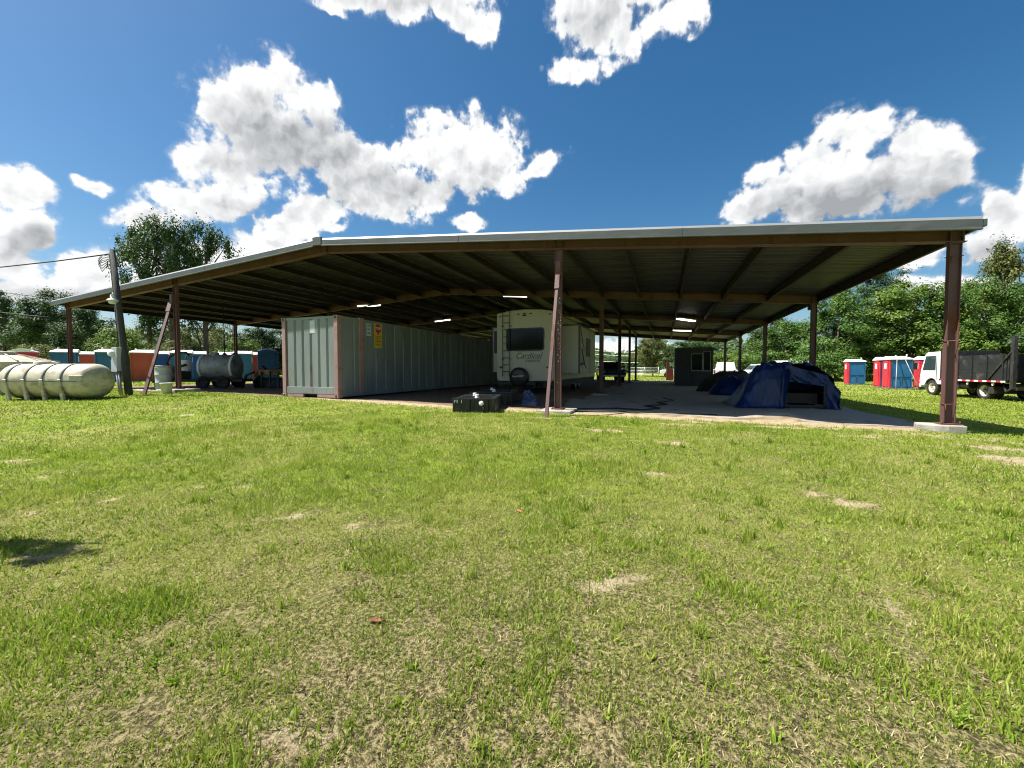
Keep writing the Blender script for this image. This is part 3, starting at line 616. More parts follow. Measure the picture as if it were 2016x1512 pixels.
# slanting steel props against two front posts
def prop(x, y, zt, xg, yg, w):
    m = MB(); z = gz(xg, yg); m.bar((xg, yg, z - 0.05), (x, y - 0.17, zt), w, w * 0.9)
    o = bb(m, 'brace', M['steel']); t = Vector((x - xg, y - 0.17 - yg, zt - z)).normalized(); e = Vector((x, y - 0.17, zt))
    bb(MB().bar(e - t * 0.42 - Vector((0, .045, 0)), e + t * 0.02 - Vector((0, .045, 0)), w * 1.5, 0.02), 'splice_plate', M['steel'], o)
    bb(MB().b2(x - 0.06, x + 0.06, y - 0.20, y - 0.067, zt - 0.06, zt + 0.30), 'bracket', M['steel'], o)
prop(XM + 0.03, Y0, 3.55, XM + 0.05, 8.85, 0.075)
prop(XL + 0.02, Y0, 3.72, -16.75, 8.5, 0.085)

# fluorescent fixtures under the roof
def fluor(x0, y0, x1, y1, label):
    cx, cy = (x0 + x1) / 2, (y0 + y1) / 2; z = zb(cx) + 0.06; a = math.atan2(y1 - y0, x1 - x0); tilt = -math.atan(0.0875 if cx > XG else -0.0638) * math.cos(a)
    t = thing('fluorescent_light', label, 'light', (cx, cy, z), a, 'fluorescent lights under the roof'); t.rotation_euler = (0, -tilt if False else math.atan2(zb(x0) - zb(x1), math.hypot(x1 - x0, y1 - y0)), a)
    MB().prism([(-0.16, 0.0), (0.16, 0.0), (0.10, 0.07), (-0.10, 0.07)], 'x', -0.62, 0.62).build('housing', M['whitem'], t)
    for s in (-1, 1):
        MB().tube([(-0.60, s * 0.085, -0.028), (0.60, s * 0.085, -0.028)], 0.024, 8).build('tube', M['tube'], t)
    for s in (-1, 1): MB().tube([(s * 0.5, 0, 0.07), (s * 0.5, 0, 0.12)], 0.01, 5).build('hanger', M['dark'], t)
fluor(-15.6, 17.69, -14.45, 18.07, 'lit twin-tube light above the grey container')
fluor(-15.47, 25.38, -14.18, 25.31, 'lit twin-tube light between container top and camper, farther back')
fluor(-7.29, 17.98, -6.0, 17.94, 'lit twin-tube light nearest the camper roof')
fluor(0.64, 24.35, 1.60, 25.2, 'lit tube light hung at a slant in the right bay')
fluor(0.64, 31.61, 1.71, 31.36, 'lit twin-tube light at the far end of the right bay')

# ------------------------------------------------------------------ grey shipping container
def container():
    x0, x1, y0, y1 = -12.30, -9.86, 10.22, 23.9; z0 = 0.20; z1 = 2.90
    t = thing('shipping_container', 'long grey steel shipping container with faded pink corner posts', 'container', ((x0 + x1) / 2, (y0 + y1) / 2, z0))
    ox, oy, oz = t.location
    def B(m, n, mt, p=None, **k):
        if p is None: return m.build(n, mt, t, loc=(-ox, -oy, -oz), **k)
        return m.build(n, mt, p, **k)
    pw = 0.16
    for px in (x0 + pw / 2, x1 - pw / 2):
        for py in (y0 + 0.09, y1 - 0.09):
            p = B(MB().b2(px - pw / 2, px + pw / 2, py - 0.09, py + 0.09, z0 + 0.13, z1 - 0.12), 'corner_post', M['pink'], bevel=0.012)
            for zc in (z0 + 0.065, z1 - 0.06):
                m = MB(); m.b2(px - pw / 2 - 0.006, px + pw / 2 + 0.006, py - 0.1, py + 0.1, zc - 0.06, zc + 0.06)
                c = B(m, 'corner_casting', M['pink'], p, bevel=0.008)
                B(MB().lathe([(0, 0), (0.045, 0), (0.045, 0.002)], (px, py - 0.1025, zc), 'y', 12, False), 'casting_hole', M['ink'], p)
    for py in (y0 + 1.10, y1 - 1.10):                                   # inner posts of the long box
        for px, s in ((x1, 1), (x0, -1)):
            p = B(MB().b2(px - 0.10 * s, px + 0.02 * s, py - 0.10, py + 0.10, z0 + 0.10, z1 - 0.08), 'inner_post', M['pink'], bevel=0.01)
            B(MB().b2(px - 0.10 * s, px + 0.03 * s, py - 0.1, py + 0.1, z1 - 0.0785, z1 + 0.03), 'corner_casting', M['pink'], p, bevel=0.01)
    # end wall: ribbed sheet, six wide pans
    prof = []; xa, xb = x0 + pw, x1 - pw; n = 6; w = (xb - xa) / n
    for i in range(n):
        a = xa + i * w
        prof += [(a, y0 + 0.03 if i else y0 + 0.075), (a + 0.05, y0 + 0.075), (a + 0.09, y0 + 0.075), (a + 0.11, y0 + 0.03)] if i else [(a, y0 + 0.075), (a + 0.06, y0 + 0.075), (a + 0.08, y0 + 0.03)]
    prof += [(xb - 0.001, y0 + 0.03)]
    prof2 = prof + [(p[0], p[1] + 0.004) for p in prof[::-1]]
    B(MB().prism(prof2, 'z', z0 + 0.36, z1 - 0.09), 'end_wall', M['cont'])
    B(MB().b2(xa, xb, y0 + 0.02, y0 + 0.14, z1 - 0.09, z1 - 0.012), 'top_rail', M['cont'], bevel=0.008)
    B(MB().b2(xa, xb, y0 + 0.015, y0 + 0.14, z0 + 0.13, z0 + 0.36), 'bottom_rail', M['cont'], bevel=0.008)
    B(MB().b2(xa, xa + 0.75, y0 + 0.02, y0 + 0.12, z0 + 0.02, z0 + 0.128), 'bottom_sill', M['pink']); B(MB().b2(xb - 0.75, xb, y0 + 0.02, y0 + 0.12, z0 + 0.02, z0 + 0.128), 'bottom_sill', M['pink'])
    B(MB().b2(xa + 1.08, xa + 1.30, y0 + 0.0265, y0 + 0.0295, z1 - 0.55, z1 - 0.13), 'decal', M['decal'])
    # long side walls
    for sx, s in ((x1, 1), (x0, -1)):
        prof = []; ya = y0 + 0.18; n = 24; w = (y1 - 0.18 - ya) / n
        for i in range(n):
            a = ya + i * w
            prof += [(sx - s * 0.075, a), (sx - s * 0.075, a + 0.05), (sx - s * 0.035, a + 0.075), (sx - s * 0.035, a + w - 0.03)]
        prof += [(sx - s * 0.075, y1 - 0.18)]
        B(MB().prism(prof + [(p[0] - s * 0.004, p[1]) for p in prof[::-1]], 'z', z0 + 0.16, z1 - 0.07), 'side_wall', M['cont'])
        B(MB().b2(sx - s * 0.1, sx - s * 0.02, y0 + 0.18, y1 - 0.18, z1 - 0.07, z1 - 0.01), 'top_rail', M['cont']); B(MB().b2(sx - s * 0.1, sx - s * 0.01, y0 + 0.18, y1 - 0.18, z0 + 0.04, z0 + 0.16), 'bottom_rail', M['cont'])
    B(MB().b2(x0 + 0.05, x1 - 0.05, y0 + 0.1, y1 - 0.1, z1 - 0.04, z1 - 0.015), 'roof', M['cont']); B(MB().b2(x0 + 0.05, x1 - 0.05, y0 + 0.15, y1 - 0.1, z0 + 0.06, z0 + 0.15), 'floor', M['dark'])
    B(MB().b2(x0 + 0.05, x1 - 0.05, y1 - 0.05, y1 - 0.01, z0 + 0.1, z1 - 0.05), 'door', M['cont'])
    xs = x1 - 0.033
    v = B(MB().b2(xs, xs + 0.03, 12.62, 13.05, 2.42, 2.80), 'vent', M['cont']); 
    for i in range(4): B(MB().b2(xs + 0.031, xs + 0.038, 12.66, 13.01, 2.47 + i * 0.08, 2.50 + i * 0.08), 'vent_slat', M['cont'], v)
    pl = B(MB().b2(xs, xs + 0.006, 11.62, 11.86, 2.34, 2.78), 'number_plate', M['decal'])
    for i in range(3): B(MB().b2(xs + 0.0065, xs + 0.008, 11.66, 11.82 - 0.03 * (i % 2), 2.42 + i * 0.13, 2.47 + i * 0.13), 'print', M['cont'], pl)
    # yellow warning sign with a red octagon balloon
    ya, yb, za, zb_ = 12.02, 12.44, 1.94, 2.86; cy = (ya + yb) / 2
    sg = B(MB().b2(xs + 0.002, xs + 0.012, ya, yb, za, zb_), 'warning_sign', M['yellow'])
    oc = [(cy + 0.175 * math.cos(R(22.5 + 45 * i)), zb_ - 0.215 + 0.175 * math.sin(R(22.5 + 45 * i))) for i in range(8)]
    o = B(MB().prism(oc, 'x', xs + 0.0125, xs + 0.0155), 'stop_octagon', M['red'], sg)
    B(MB().prism([(cy - 0.05, zb_ - 0.385), (cy + 0.01, zb_ - 0.47), (cy + 0.06, zb_ - 0.385)], 'x', xs + 0.0125, xs + 0.0153), 'balloon_tail', M['red'], sg)
    put_text(TXT['stop'], sg, (xs + 0.0165, cy, zb_ - 0.215), (R(90), 0, R(90)))
    for i in range(7): B(MB().b2(xs + 0.0125, xs + 0.0135, ya + 0.04, yb - 0.04 - 0.05 * (i % 3), za + 0.06 + i * 0.055, za + 0.075 + i * 0.055), 'print', M['ink'], sg)
    B(MB().b2(xs + 0.0125, xs + 0.0135, ya + 0.01, yb - 0.01, zb_ - 0.50, zb_ - 0.49), 'print', M['ink'], sg)
container()

# ------------------------------------------------------------------ camper trailer
def wheel(parent, c, r, w, axis, rim, name='wheel', dish=0.0):
    h = MB(); k = r * 0.62
    prof = [(k, -w / 2 * .85), (r * 0.92, -w / 2), (r * 0.985, -w / 2 * .8), (r, -w * .25), (r, w * .25), (r * 0.985, w / 2 * .8), (r * 0.92, w / 2), (k, w / 2 * .85)]
    e = bpy.data.objects.new(name, MB().lathe(prof, (0, 0, 0), axis, 28).mesh('tyre', M['rubber'])); COL.objects.link(e); e.parent = parent; e.location = c
    for s in (-1, 1):
        MB().lathe([(0.0, s * w * 0.10), (r * .16, s * w * 0.12), (r * .2, s * w * (.05)), (r * .45, s * w * 0.0), (r * .54, s * w * .28), (r * .62, s * w * .43), (r * .64, s * w * .40)], (0, 0, 0), axis, 24).build('rim', rim, e)
        m = MB()
        for i in range(6):
            a = i * math.pi / 3; q = r * .36; p = {'y': (q * math.cos(a), s * w * .03, q * math.sin(a)), 'x': (s * w * .03, q * math.cos(a), q * math.sin(a))}[axis]
            d = {'y': (0, s * .012, 0), 'x': (s * .012, 0, 0)}[axis]
            m.tube([p, tuple(p[j] + d[j] * (1 + w) for j in range(3))], r * .085, 8)
        m.build('rim_hole', M['ink'], e)
    return e
def camper():
    X, Y, W = -5.40, 15.80, 2.46; z0, z1 = 0.66, 3.47; Ln = 10.4; gzz = 0.09
    t = thing('camper_trailer', 'cream camper trailer with dark rear window, ladder and spare wheel cover', 'camper', (X, Y, gzz))
    h = W / 2; o = -gzz
    def arch(b, n=10): return [(b * (2 * i / n - 1), z1 + o + 0.13 * (1 - (2 * i / n - 1) ** 2)) for i in range(n + 1)]
    MB().prism([(-h, z0 + o + 0.05), (-h + .05, z0 + o), (h - .05, z0 + o), (h, z0 + o + 0.05)] + arch(h)[::-1], 'y', 0.05, Ln).build('body', M['cream'], t, bevel=0.02)
    rc = MB().prism([(-h - .012, z0 + o + 0.10), (-h + .08, z0 + o - 0.012), (h - .08, z0 + o - 0.012), (h + .012, z0 + o + 0.10)] + [(x * 1.0, z + 0.02) for x, z in arch(h + .012)[::-1]], 'y', 0.0, 0.085).build('rear_cap', M['cream'], t, bevel=0.035, seg=3)
    MB().prism([(-h - .03, z1 + o - .03)] + [(x, z + .03) for x, z in arch(h + .03)] + [(h + .03, z1 + o - .03)] + [(x, z + .005) for x, z in arch(h + .02)[::-1]], 'y', 0.09, Ln - .02).build('roof', M['pgrey'], t)
    # rear window
    def rr(cx, cz, a, b, r, n=5):
        out = []
        for sx, sz, a0 in ((1, 1, 0), (-1, 1, 90), (-1, -1, 180), (1, -1, 270)):
            for i in range(n + 1):
                q = R(a0 + 90 * i / n); out.append((cx + sx * (a - r) + r * math.cos(q), cz + sz * (b - r) + r * math.sin(q)))
        return out
    cx, cz = 0.02, (1.92 + 2.84) / 2 + o
    wn = MB().prism(rr(cx, cz, 0.83, 0.47, 0.12), 'y', -0.022, 0.0).build('window', M['black'], t)
    MB().prism(rr(cx, cz, 0.78, 0.42, 0.09), 'y', -0.027, -0.0225).build('pane', M['glass'], wn)
    put_text(TXT['cardinal'], t, (0.16, -0.006, 1.70 + o), (R(90), 0, 0)); put_text(TXT['explorer'], t, (0.36, -0.006, 1.515 + o), (R(90), 0, 0))
    m = MB(); m.tube([(-0.55, -0.004, 1.86 + o), (0.1, -0.004, 1.905 + o), (0.72, -0.004, 1.89 + o)], [0.004, 0.014, 0.002], 5); m.build('stripe', M['graphic2'], t)
    # ladder
    ld = MB(); xa, xb = -0.93, -0.64
    for x in (xa, xb): ld.tube([(x, -0.09, 0.86 + o), (x, -0.10, 1.0 + o), (x, -0.10, 3.50 + o), (x, -0.04, 3.62 + o), (x, 0.30, 3.66 + o)], 0.016, 6)
    lad = ld.build('ladder', M['black'], t)
    for i in range(9): MB().tube([(xa, -0.10, 1.05 + i * 0.29 + o), (xb, -0.10, 1.05 + i * 0.29 + o)], 0.014, 6).build('rung', M['black'], lad)
    for x in (xa, xb):
        for z in (1.58, 2.95): MB().b2(x - .02 - .04 * (x == xa), x + .02 + .04 * (x == xb), -0.10, 0.0, z + o - .015, z + o + .015).build('standoff', M['black'], lad)
    for x, z in ((-h + .15, 3.36), (-.27, 3.43), (0, 3.445), (.27, 3.43), (h - .15, 3.37)): MB().b2(x - .06, x + .06, -0.028, -0.001, z + o - .022, z + o + .022).build('marker_light', M['lamp_red'], t, bevel=0.008)
    MB().b2(-.075, .075, -0.07, -0.001, 3.33 + o, 3.40 + o).build('backup_camera', M['black'], t, bevel=0.015)
    for x in (-h + .20, h - .20): MB().b2(x - .09, x + .09, -0.03, -0.001, 1.19 + o, 1.27 + o).build('tail_light', M['lamp_red'], t, bevel=0.015)
    # spare wheel in a black cover
    sp = MB().lathe([(0, -0.29), (0.30, -0.28), (0.385, -0.24), (0.40, -0.18), (0.40, -0.02), (0.36, 0.0)], (-0.18, -0.03, 0.83 + o), 'y', 32).build('spare_wheel_cover', M['black'], t)
    put_text(TXT['forest'], sp, (-0.18, -0.324, 0.87 + o), (R(90), R(-4), 0))
    MB().b2(-h + .12, h - .12, -0.14, 0.02, 0.50 + o, 0.62 + o).build('bumper', M['dark'], t, bevel=0.01)
    sh = MB(); sh.b2(0.52, 1.05, -0.42, -0.14, 0.66 + o, 0.69 + o); sh.b2(0.55, 0.60, -0.42, -0.14, 0.44 + o, 0.66 + o); sh.b2(0.97, 1.02, -0.42, -0.14, 0.44 + o, 0.66 + o); sh.b2(0.5, 1.08, -0.44, -0.12, 0.42 + o, 0.44 + o); sh.build('cargo_rack', M['dark'], t)
    # chassis, wheels, jacks
    m = MB(); 
    for x in (-.85, .85): m.b2(x - .05, x + .05, 0.1, Ln - .5, 0.48 + o, z0 + o - .003)
    m.b2(-.9, .9, 0.3, 0.4, 0.50 + o, z0 + o - .004); m.b2(-1.1, 1.1, 0.5, Ln - 1, z0 + o - .08, z0 + o - .005); m.build('chassis', M['dark'], t)
    MB().b2(-h + .02, h - .02, 0.12, Ln - .1, 0.42 + o, z0 + o - .005).build('skirt', M['dark'], t)
    for y in (5.0, 5.9):
        for x in (-1.02, 1.02): wheel(t, (x, y, 0.36), 0.36, 0.2, 'x', M['steelrim'])
    for x in (-.95, .95): MB().tube([(x, 0.8, 0.5 + o), (x, 0.8, 0.01)], 0.035, 6).build('jack', M['dark'], t)
    # slide-outs
    for s, ya, yb, pr, za, zt in ((1, 1.35, 5.4, 0.80, 0.98, 3.02), (-1, 0.75, 4.9, 0.55, 1.02, 2.98)):
        x0, x1 = s * (h - .05), s * (h + pr)
        sl = MB().b2(min(x0, x1), max(x0, x1), ya, yb, za + o, zt + o).build('slide_out', M['cream'], t, bevel=0.015)
        MB().b2(min(x1, x1 - s * .05) - .012, max(x1, x1 - s * .05) + .012, ya - .012, ya + .05, za + o, zt + o).build('corner_trim', M['graphic'], sl)
        MB().b2(min(x0, x1) - .02, max(x0, x1) + .02, ya - .03, yb + .03, zt + o + .002, zt + o + .05).build('slide_roof', M['graphic'], sl)
        w = MB().b2(x1 - s * .002 if s > 0 else x1 - .02, x1 + .02 if s > 0 else x1 + .002, ya + 1.5, ya + 2.5, 1.75 + o, 2.6 + o).build('window', M['black'], sl, bevel=0.004)
        if s > 0:
            for pts, r in (([(2.95, ya + .1), (2.3, ya + .6), (2.0, ya + 1.1)], .02), ([(2.05, ya + .1), (2.0, ya + 1.2)], .016), ([(2.0, ya + .45), (1.4, ya + 1.0), (1.15, ya + 1.6)], .028), ([(1.35, ya + .1), (1.42, ya + .7), (1.25, ya + 1.6)], .03)):
                MB().tube([(x1 + .004, y, z + o) for z, y in pts], [r, r * 1.3, .004] if len(pts) == 3 else r, 6).build('swoosh', M['graphic'], sl)
            MB().prism([(ya + .1, 1.5), (ya + .9, 1.66), (ya + 1.3, 1.45), (ya + .1, 1.40)], 'x', x1 + .002, x1 + .006).build('swoosh', M['graphic2'], sl).location.z = o
        else:
            w = MB().prism(rr(-h - .28, 2.35 + o, .17, .5, .06), 'y', ya - .018, ya - .001).build('window', M['black'], sl)
    for y in (6.2, 8.0): MB().b2(h + .001, h + .02, y, y + .8, 1.9 + o, 2.6 + o).build('window', M['black'], t)
camper()

# ------------------------------------------------------------------ portable toilets
def potty(label, loc, rz, body, door, group, roof=None, quick=False):
    W, D, H = 1.12, 1.16, 2.12
    t = thing('portable_toilet', label, 'portable toilet', loc, rz, group); h = W / 2; d = D / 2
    MB().b2(-h - .04, h + .04, -d - .04, d + .04, 0.0, 0.10).build('base', M['pgrey'], t, bevel=0.015)
    def wall(axis, s):
        w = MB()
        if axis == 'x':
            w.b2(s * (h - .03), s * h, -d + .02, d - .02, .10, H - .10); o = w.build('wall', body, t)
            for y0, y1, z0, z1 in ((-d + .10, d - .10, .86, 1.84), (-d + .10, -.03, .18, .78), (.03, d - .10, .18, .78)):
                f = MB(); q = s * h; a = .028
                for (ya, yb, za, zb_) in ((y0, y1, z0, z0 + a), (y0, y1, z1 - a, z1), (y0, y0 + a, z0 + a, z1 - a), (y1 - a, y1, z0 + a, z1 - a)): f.b2(q + s * .001, q + s * .022, ya, yb, za, zb_)
                f.build('panel_rib', body, o)
        else:
            w.b2(-h + .02, h - .02, s * (d - .03), s * d, .10, H - .10); o = w.build('wall', body, t); q = s * d
            for a, b in (((-.4, .2), (-.12, .75)), ((.4, .2), (.12, .75)), ((-.12, .75), (0, .3)), ((.12, .75), (0, .3))):
                MB().bar((a[0], q + s * .012, a[1]), (b[0], q + s * .012, b[1]), .02, .03).build('panel_rib', body, o)
            f = MB(); 
            for za in (.86, 1.84): f.b2(-.42, .42, q + s * .001, q + s * .022, za, za + .03)
            for xa in (-.42, .39): f.b2(xa, xa + .03, q + s * .001, q + s * .022, .895, 1.835)
            f.build('panel_rib', body, o)
    wall('x', 1); wall('x', -1); wall('y', 1)
    for sx in (-1, 1):
        MB().b2(sx * h - .035, sx * h + .035, d - .06, d + .012, .10, H - .06).build('corner_post', body, t, bevel=0.01)
    ar = [(-h - .02, .10), (h + .02, .10), (h + .02, H - .12), (h * .55, H + .03), (0, H + .09), (-h * .55, H + .03), (-h - .02, H - .12)]
    MB().prism(ar, 'y', -d - .03, -d + .06).build('front_frame', door, t, bevel=0.012)
    dr = MB().prism([(-.40, .16), (.40, .16), (.40, H - .22), (.2, H - .1), (-.2, H - .1), (-.40, H - .22)], 'y', -d - .062, -d - .032).build('door', door, t, bevel=0.012)
    MB().b2(-.17, .17, -d - .068, -d - .0625, 1.40, 1.78).build('door_sign', M['signwhite'], dr)
    MB().b2(.27, .33, -d - .085, -d - .0625, .98, 1.14).build('handle', M['pgrey'], dr)
    r = MB(); zr = H - .10; pr = [(-h - .06, zr), (-h - .06, zr + .05), (-h * .6, zr + .17), (0, zr + .25), (h * .6, zr + .17), (h + .06, zr + .05), (h + .06, zr)]
    n = len(pr); ys = ((-d - .10, 1.0), (-d + .25, 1.0), (d - .25, 1.0), (d + .06, .45)); vs = []
    for y, k in ys: vs += [(x, y, zr + (z - zr) * k + (.03 if k < 1 and z > zr else 0)) for x, z in pr]
    r.add(vs, [(i * n + j, i * n + j + 1, (i + 1) * n + j + 1, (i + 1) * n + j) for i in range(3) for j in range(n - 1)] + [tuple(range(n)), tuple(range(3 * n, 4 * n))] + [(i * n, i * n + n - 1, (i + 1) * n + n - 1, (i + 1) * n) for i in range(3)])
    ro = r.build('roof', roof or M['pwhite'], t, bevel=0.01)
    MB().tube([(h * .6, d * .6, H), (h * .6, d * .6, H + .26)], .05, 10).build('vent_pipe', M['greybox'], ro)
    return t
G1 = 'portable toilets along the right tree line'; G2 = 'portable toilets in a row behind the left side of the barn'
for lab, x, y, rz in (('single red and blue portable toilet standing apart by the trees', 15.9, 44.4, -94), ('farther red and blue toilet of the pair with leaning poles', 15.4, 37.6, -94),
                      ('nearer red-fronted blue toilet with two poles leaning on its side', 15.1, 35.5, -94), ('blue toilet half hidden behind the white truck cab', 17.4, 36.8, -94), ('rightmost blue toilet mostly hidden behind the truck cab', 18.9, 37.4, -94)):
    potty(lab, (x, y, gz(x, y)), R(rz), M['pblue'], M['pred'], G1)
for lab, x, y, rz, b, d, rf in (
        ('dark red gabled portable toilet behind the tan tanks at the far left', -40.7, 14.0, 62, 'pred', 'pred', None),
        ('blue portable toilet with white roof just behind the left corner post', -38.9, 15.3, 150, 'pblue', 'pblue', None),
        ('small red toilet showing between two blue ones behind the tan tank', -42.9, 18.0, 148, 'porange', 'porange', None),
        ('blue portable toilet directly behind the leaning utility pole', -35.9, 16.3, 146, 'pblue', 'pblue', None),
        ('faded orange-red portable toilet right of the utility pole', -35.1, 17.8, 149, 'porange', 'porange', None),
        ('dark blue toilet behind the slanting brace', -36.4, 19.4, 150, 'pblue', 'pblue', None),
        ('red toilet peeking out above the pale drum', -37.6, 21.2, 146, 'pred', 'pred', None),
        ('bright blue portable toilet behind the front post with concrete pad', -33.0, 19.1, 144, 'pblue', 'pblue', None),
        ('blue toilet behind the pump hose, left of grey tank', -34.2, 20.8, 146, 'pblue', 'pblue', None),
        ('red-sided toilet showing over the top of the grey tank', -33.7, 22.6, 140, 'porange', 'porange', None),
        ('blue toilet between the grey tank and an orange-red toilet', -30.3, 21.7, 138, 'pblue', 'pblue', None),
        ('orange-red toilet left of the upright blue one', -31.2, 23.5, 136, 'porange', 'porange', None),
        ('shaded blue toilet standing under the roof beside the container', -25.0, 19.7, 232, 'pblue', 'pblue', 'pblue')):
    potty(lab, (x, y, gz(x, y)), R(rz), M[b], M[d], G2, M[rf] if rf else None)
# poles leaning on the right-hand toilets
for i, (x0, y0, x1, y1, zt, lab) in enumerate(((14.45, 34.1, 14.8, 34.88, 2.05, 'pale pole leaning left of two against the nearer blue toilet'), (15.65, 34.0, 15.2, 34.86, 2.1, 'pale pole leaning right of two against the nearer blue toilet'), (16.8, 35.3, 17.2, 36.18, 1.9, 'pale pole leaning on the toilet beside the truck cab'))):
    tag(MB().tube([(x0, y0, gz(x0, y0) - .02), (x1, y1, gz(x1, y1) + zt)], 0.025, 6).build('leaning_pole', M['alu']), lab, 'pole', 'poles leaning on the toilets')

# ------------------------------------------------------------------ tan tanks on the left
def horizontal_tank():
    x, y = -17.57, 6.74; g = gz(x, y); r = 0.53; Ln = 1.16
    t = thing('horizontal_tank', 'stained tan horizontal plastic tank with four strap ribs on the grass', 'tank', (x, y, g), R(20.6))
    n = 10; prof = [(0.0, -Ln - 0.30)] + [(r * math.sin(R(90 * i / n)), -Ln - 0.30 * math.cos(R(90 * i / n))) for i in range(1, n)] + [(r, -Ln)]
    prof += [(r, z) for z in (-1.0, -.4, .2, .8)] + [(r, Ln)] + [(r * math.cos(R(90 * i / n)), Ln + 0.30 * math.sin(R(90 * i / n))) for i in range(1, n)] + [(0.0, Ln + 0.30)]
    b = MB().lathe(prof, (0, 0, r + .02), 'x', 40).build('shell', M['tan'], t)
    for i in range(4):
        xc = -0.98 + i * 0.54
        m = MB(); m.lathe([(r + .001, xc - .035), (r + .022, xc - .03), (r + .022, xc + .03), (r + .001, xc + .035)], (0, 0, r + .02), 'x', 40)
        m.build('strap', M['band'], t)
        for s in (-1, 1): MB().prism([(s * (r + .02), .62), (s * (r + .05), .60), (s * (r - .04), -.03), (s * (r - .12), -.03)], 'x', xc - .045, xc + .045).build('foot', M['tan'], t, bevel=0.008)
    MB().lathe([(0, r * 2 + .10), (.17, r * 2 + .10), (.2, r * 2 + .07), (.2, r * 2 - .08)], (-.45, 0, 0), 'z', 20).build('lid', M['tan'], t)
    MB().b2(Ln - .28, Ln + .12, -r * .96 - .02, -r * .80, .53, .74).build('moulded_lug', M['tan'], t, bevel=0.03)
    MB().lathe([(r + .002, -Ln), (r + .006, -Ln + .01), (r + .006, Ln - .01), (r + .002, Ln)], (0, 0, r + .02), 'x', 40, ang=(R(178.6), R(181.4))).build('mould_seam', M['band'], t)
horizontal_tank()
def round_tank():
    x, y = -23.2, 7.3; g = gz(x, y)
    t = thing('round_tank', 'large tan upright round tank with domed top behind the horizontal tank', 'tank', (x, y, g))
    MB().lathe([(1.55, 0), (1.55, 1.0), (1.53, 1.04), (1.58, 1.06), (1.58, 1.14), (1.50, 1.17), (1.2, 1.27), (.8, 1.38), (.5, 1.43), (.48, 1.44), (0, 1.44)], (0, 0, 0), 'z', 48).build('shell', M['tan'], t)
    MB().lathe([(0, 1.56), (.40, 1.55), (.46, 1.52), (.47, 1.40)], (0.1, 0, 0), 'z', 28).build('lid', M['tan'], t)
    for i in range(10):
        a = R(36 * i); MB().bar((1.56 * math.cos(a), 1.56 * math.sin(a), 1.2), (.6 * math.cos(a), .6 * math.sin(a), 1.45), .05, .02).build('rib', M['tan'], t)
round_tank()

# ------------------------------------------------------------------ leaning utility pole
def pole():
    b = Vector((-16.55, 8.0, gz(-16.55, 8.0))); top = Vector((-17.42, 8.1, 5.16)); d = (top - b)
    t = thing('utility_pole', 'leaning weathered wooden utility pole with meter box and lamp', 'pole', b)
    P = lambda s, off=(0, 0, 0): d * s + Vector(off)
    MB().tube([P(-.04), P(.25), P(.6), P(1)], [.105, .098, .088, .072], 14).build('shaft', M['wood'], t)
    mb = P(.245, (-.16, -.12, 0))
    box = MB().b2(mb.x - .15, mb.x + .15, mb.y - .09, mb.y + .09, mb.z - .38, mb.z + .40).build('meter_box', M['greybox'], t, bevel=0.012)
    MB().lathe([(0, -.20), (.075, -.20), (.095, -.16), (.10, -.09)], (mb.x - .06, mb.y, mb.z + .20), 'y', 18).build('meter_glass', M['decal'], box)
    MB().b2(mb.x - .16, mb.x + .16, mb.y - .10, mb.y - .091, mb.z - .40, mb.z - .0).build('door', M['greybox'], box)
    for dx in (-.08, .04): MB().tube([(mb.x + dx, mb.y, mb.z - .38), (mb.x + dx + .10, mb.y + .03, -.05)], .032, 8).build('conduit', M['greybox'], t)
    MB().tube([(mb.x, mb.y + .02, mb.z + .40), P(.40, (-.07, -.09, 0)), P(.97, (-.05, -.07, 0))], .014, 8).build('conduit', M['wood'], t)
    # lamp
    lp = P(.645, (.24, -.26, 0))
    arm = MB().tube([P(.68, (.05, -.08, 0)), lp + Vector((-.06, .04, .22)), lp + Vector((0, 0, .16))], .02, 6).build('lamp_arm', M['greybox'], t)
    lh = MB().lathe([(.045, .16), (.055, .13), (.055, .04), (.095, .025), (.14, -.015), (.148, -.038), (.137, -.042), (.10, -.015), (0, -.008)], lp, 'z', 20).build('lamp_shade', M['whitem'], t)
    MB().lathe([(.11, -.03), (.105, -.10), (.07, -.14), (0, -.15)], lp, 'z', 18).build('lamp_lens', M['decal'], lh)
    rg = random.Random(3)
    for i in range(4):
        c = P(.955 - i * .012, (-.1, -.05, 0)); a = rg.uniform(.1, .22)
        MB().tube([c, c + Vector((-.15 - a, -.05, .06)), c + Vector((-.5 - a, 0, -.02)), c + Vector((-.42, -.02, -.18 - .04 * i)), c + Vector((-.2, .02, -.12)), c + Vector((-.08, 0, -.22))], .011, 5).build('wire_loop', M['wire'], t)
    return b + d
ptop = pole()
def cable(p, q, sag, r, label, m, n=16):
    p, q = Vector(p), Vector(q); pts = [p.lerp(q, i / n) - Vector((0, 0, sag * 4 * (i / n) * (1 - i / n))) for i in range(n + 1)]
    tag(MB().tube(pts, r, 5).build('overhead_cable', m), label, 'cable', 'overhead cables')
cable(ptop + Vector((-.08, 0, -.12)), (-58, 2.0, 8.6), 1.4, .022, 'thick black overhead cable running left from the utility pole', M['wire'])
cable((-43, 19, 6.6), (-92, 16.0, 15.8), 1.2, .03, 'thin upper wire slanting up across the left sky', M['wire'])
cable((-47, 17.6, 5.4), (-92, 14.0, 13.4), 1.0, .03, 'thin lower wire slanting up at the left edge', M['wire'])
cable((-14, 70, 4.6), (14, 72, 3.4), .3, .05, 'uppermost pale wire seen through the barn beyond the far posts', M['wirepale'])
cable((-14, 69, 3.9), (14, 71, 2.9), .3, .05, 'middle pale wire seen through the barn beyond the far posts', M['wirepale'])
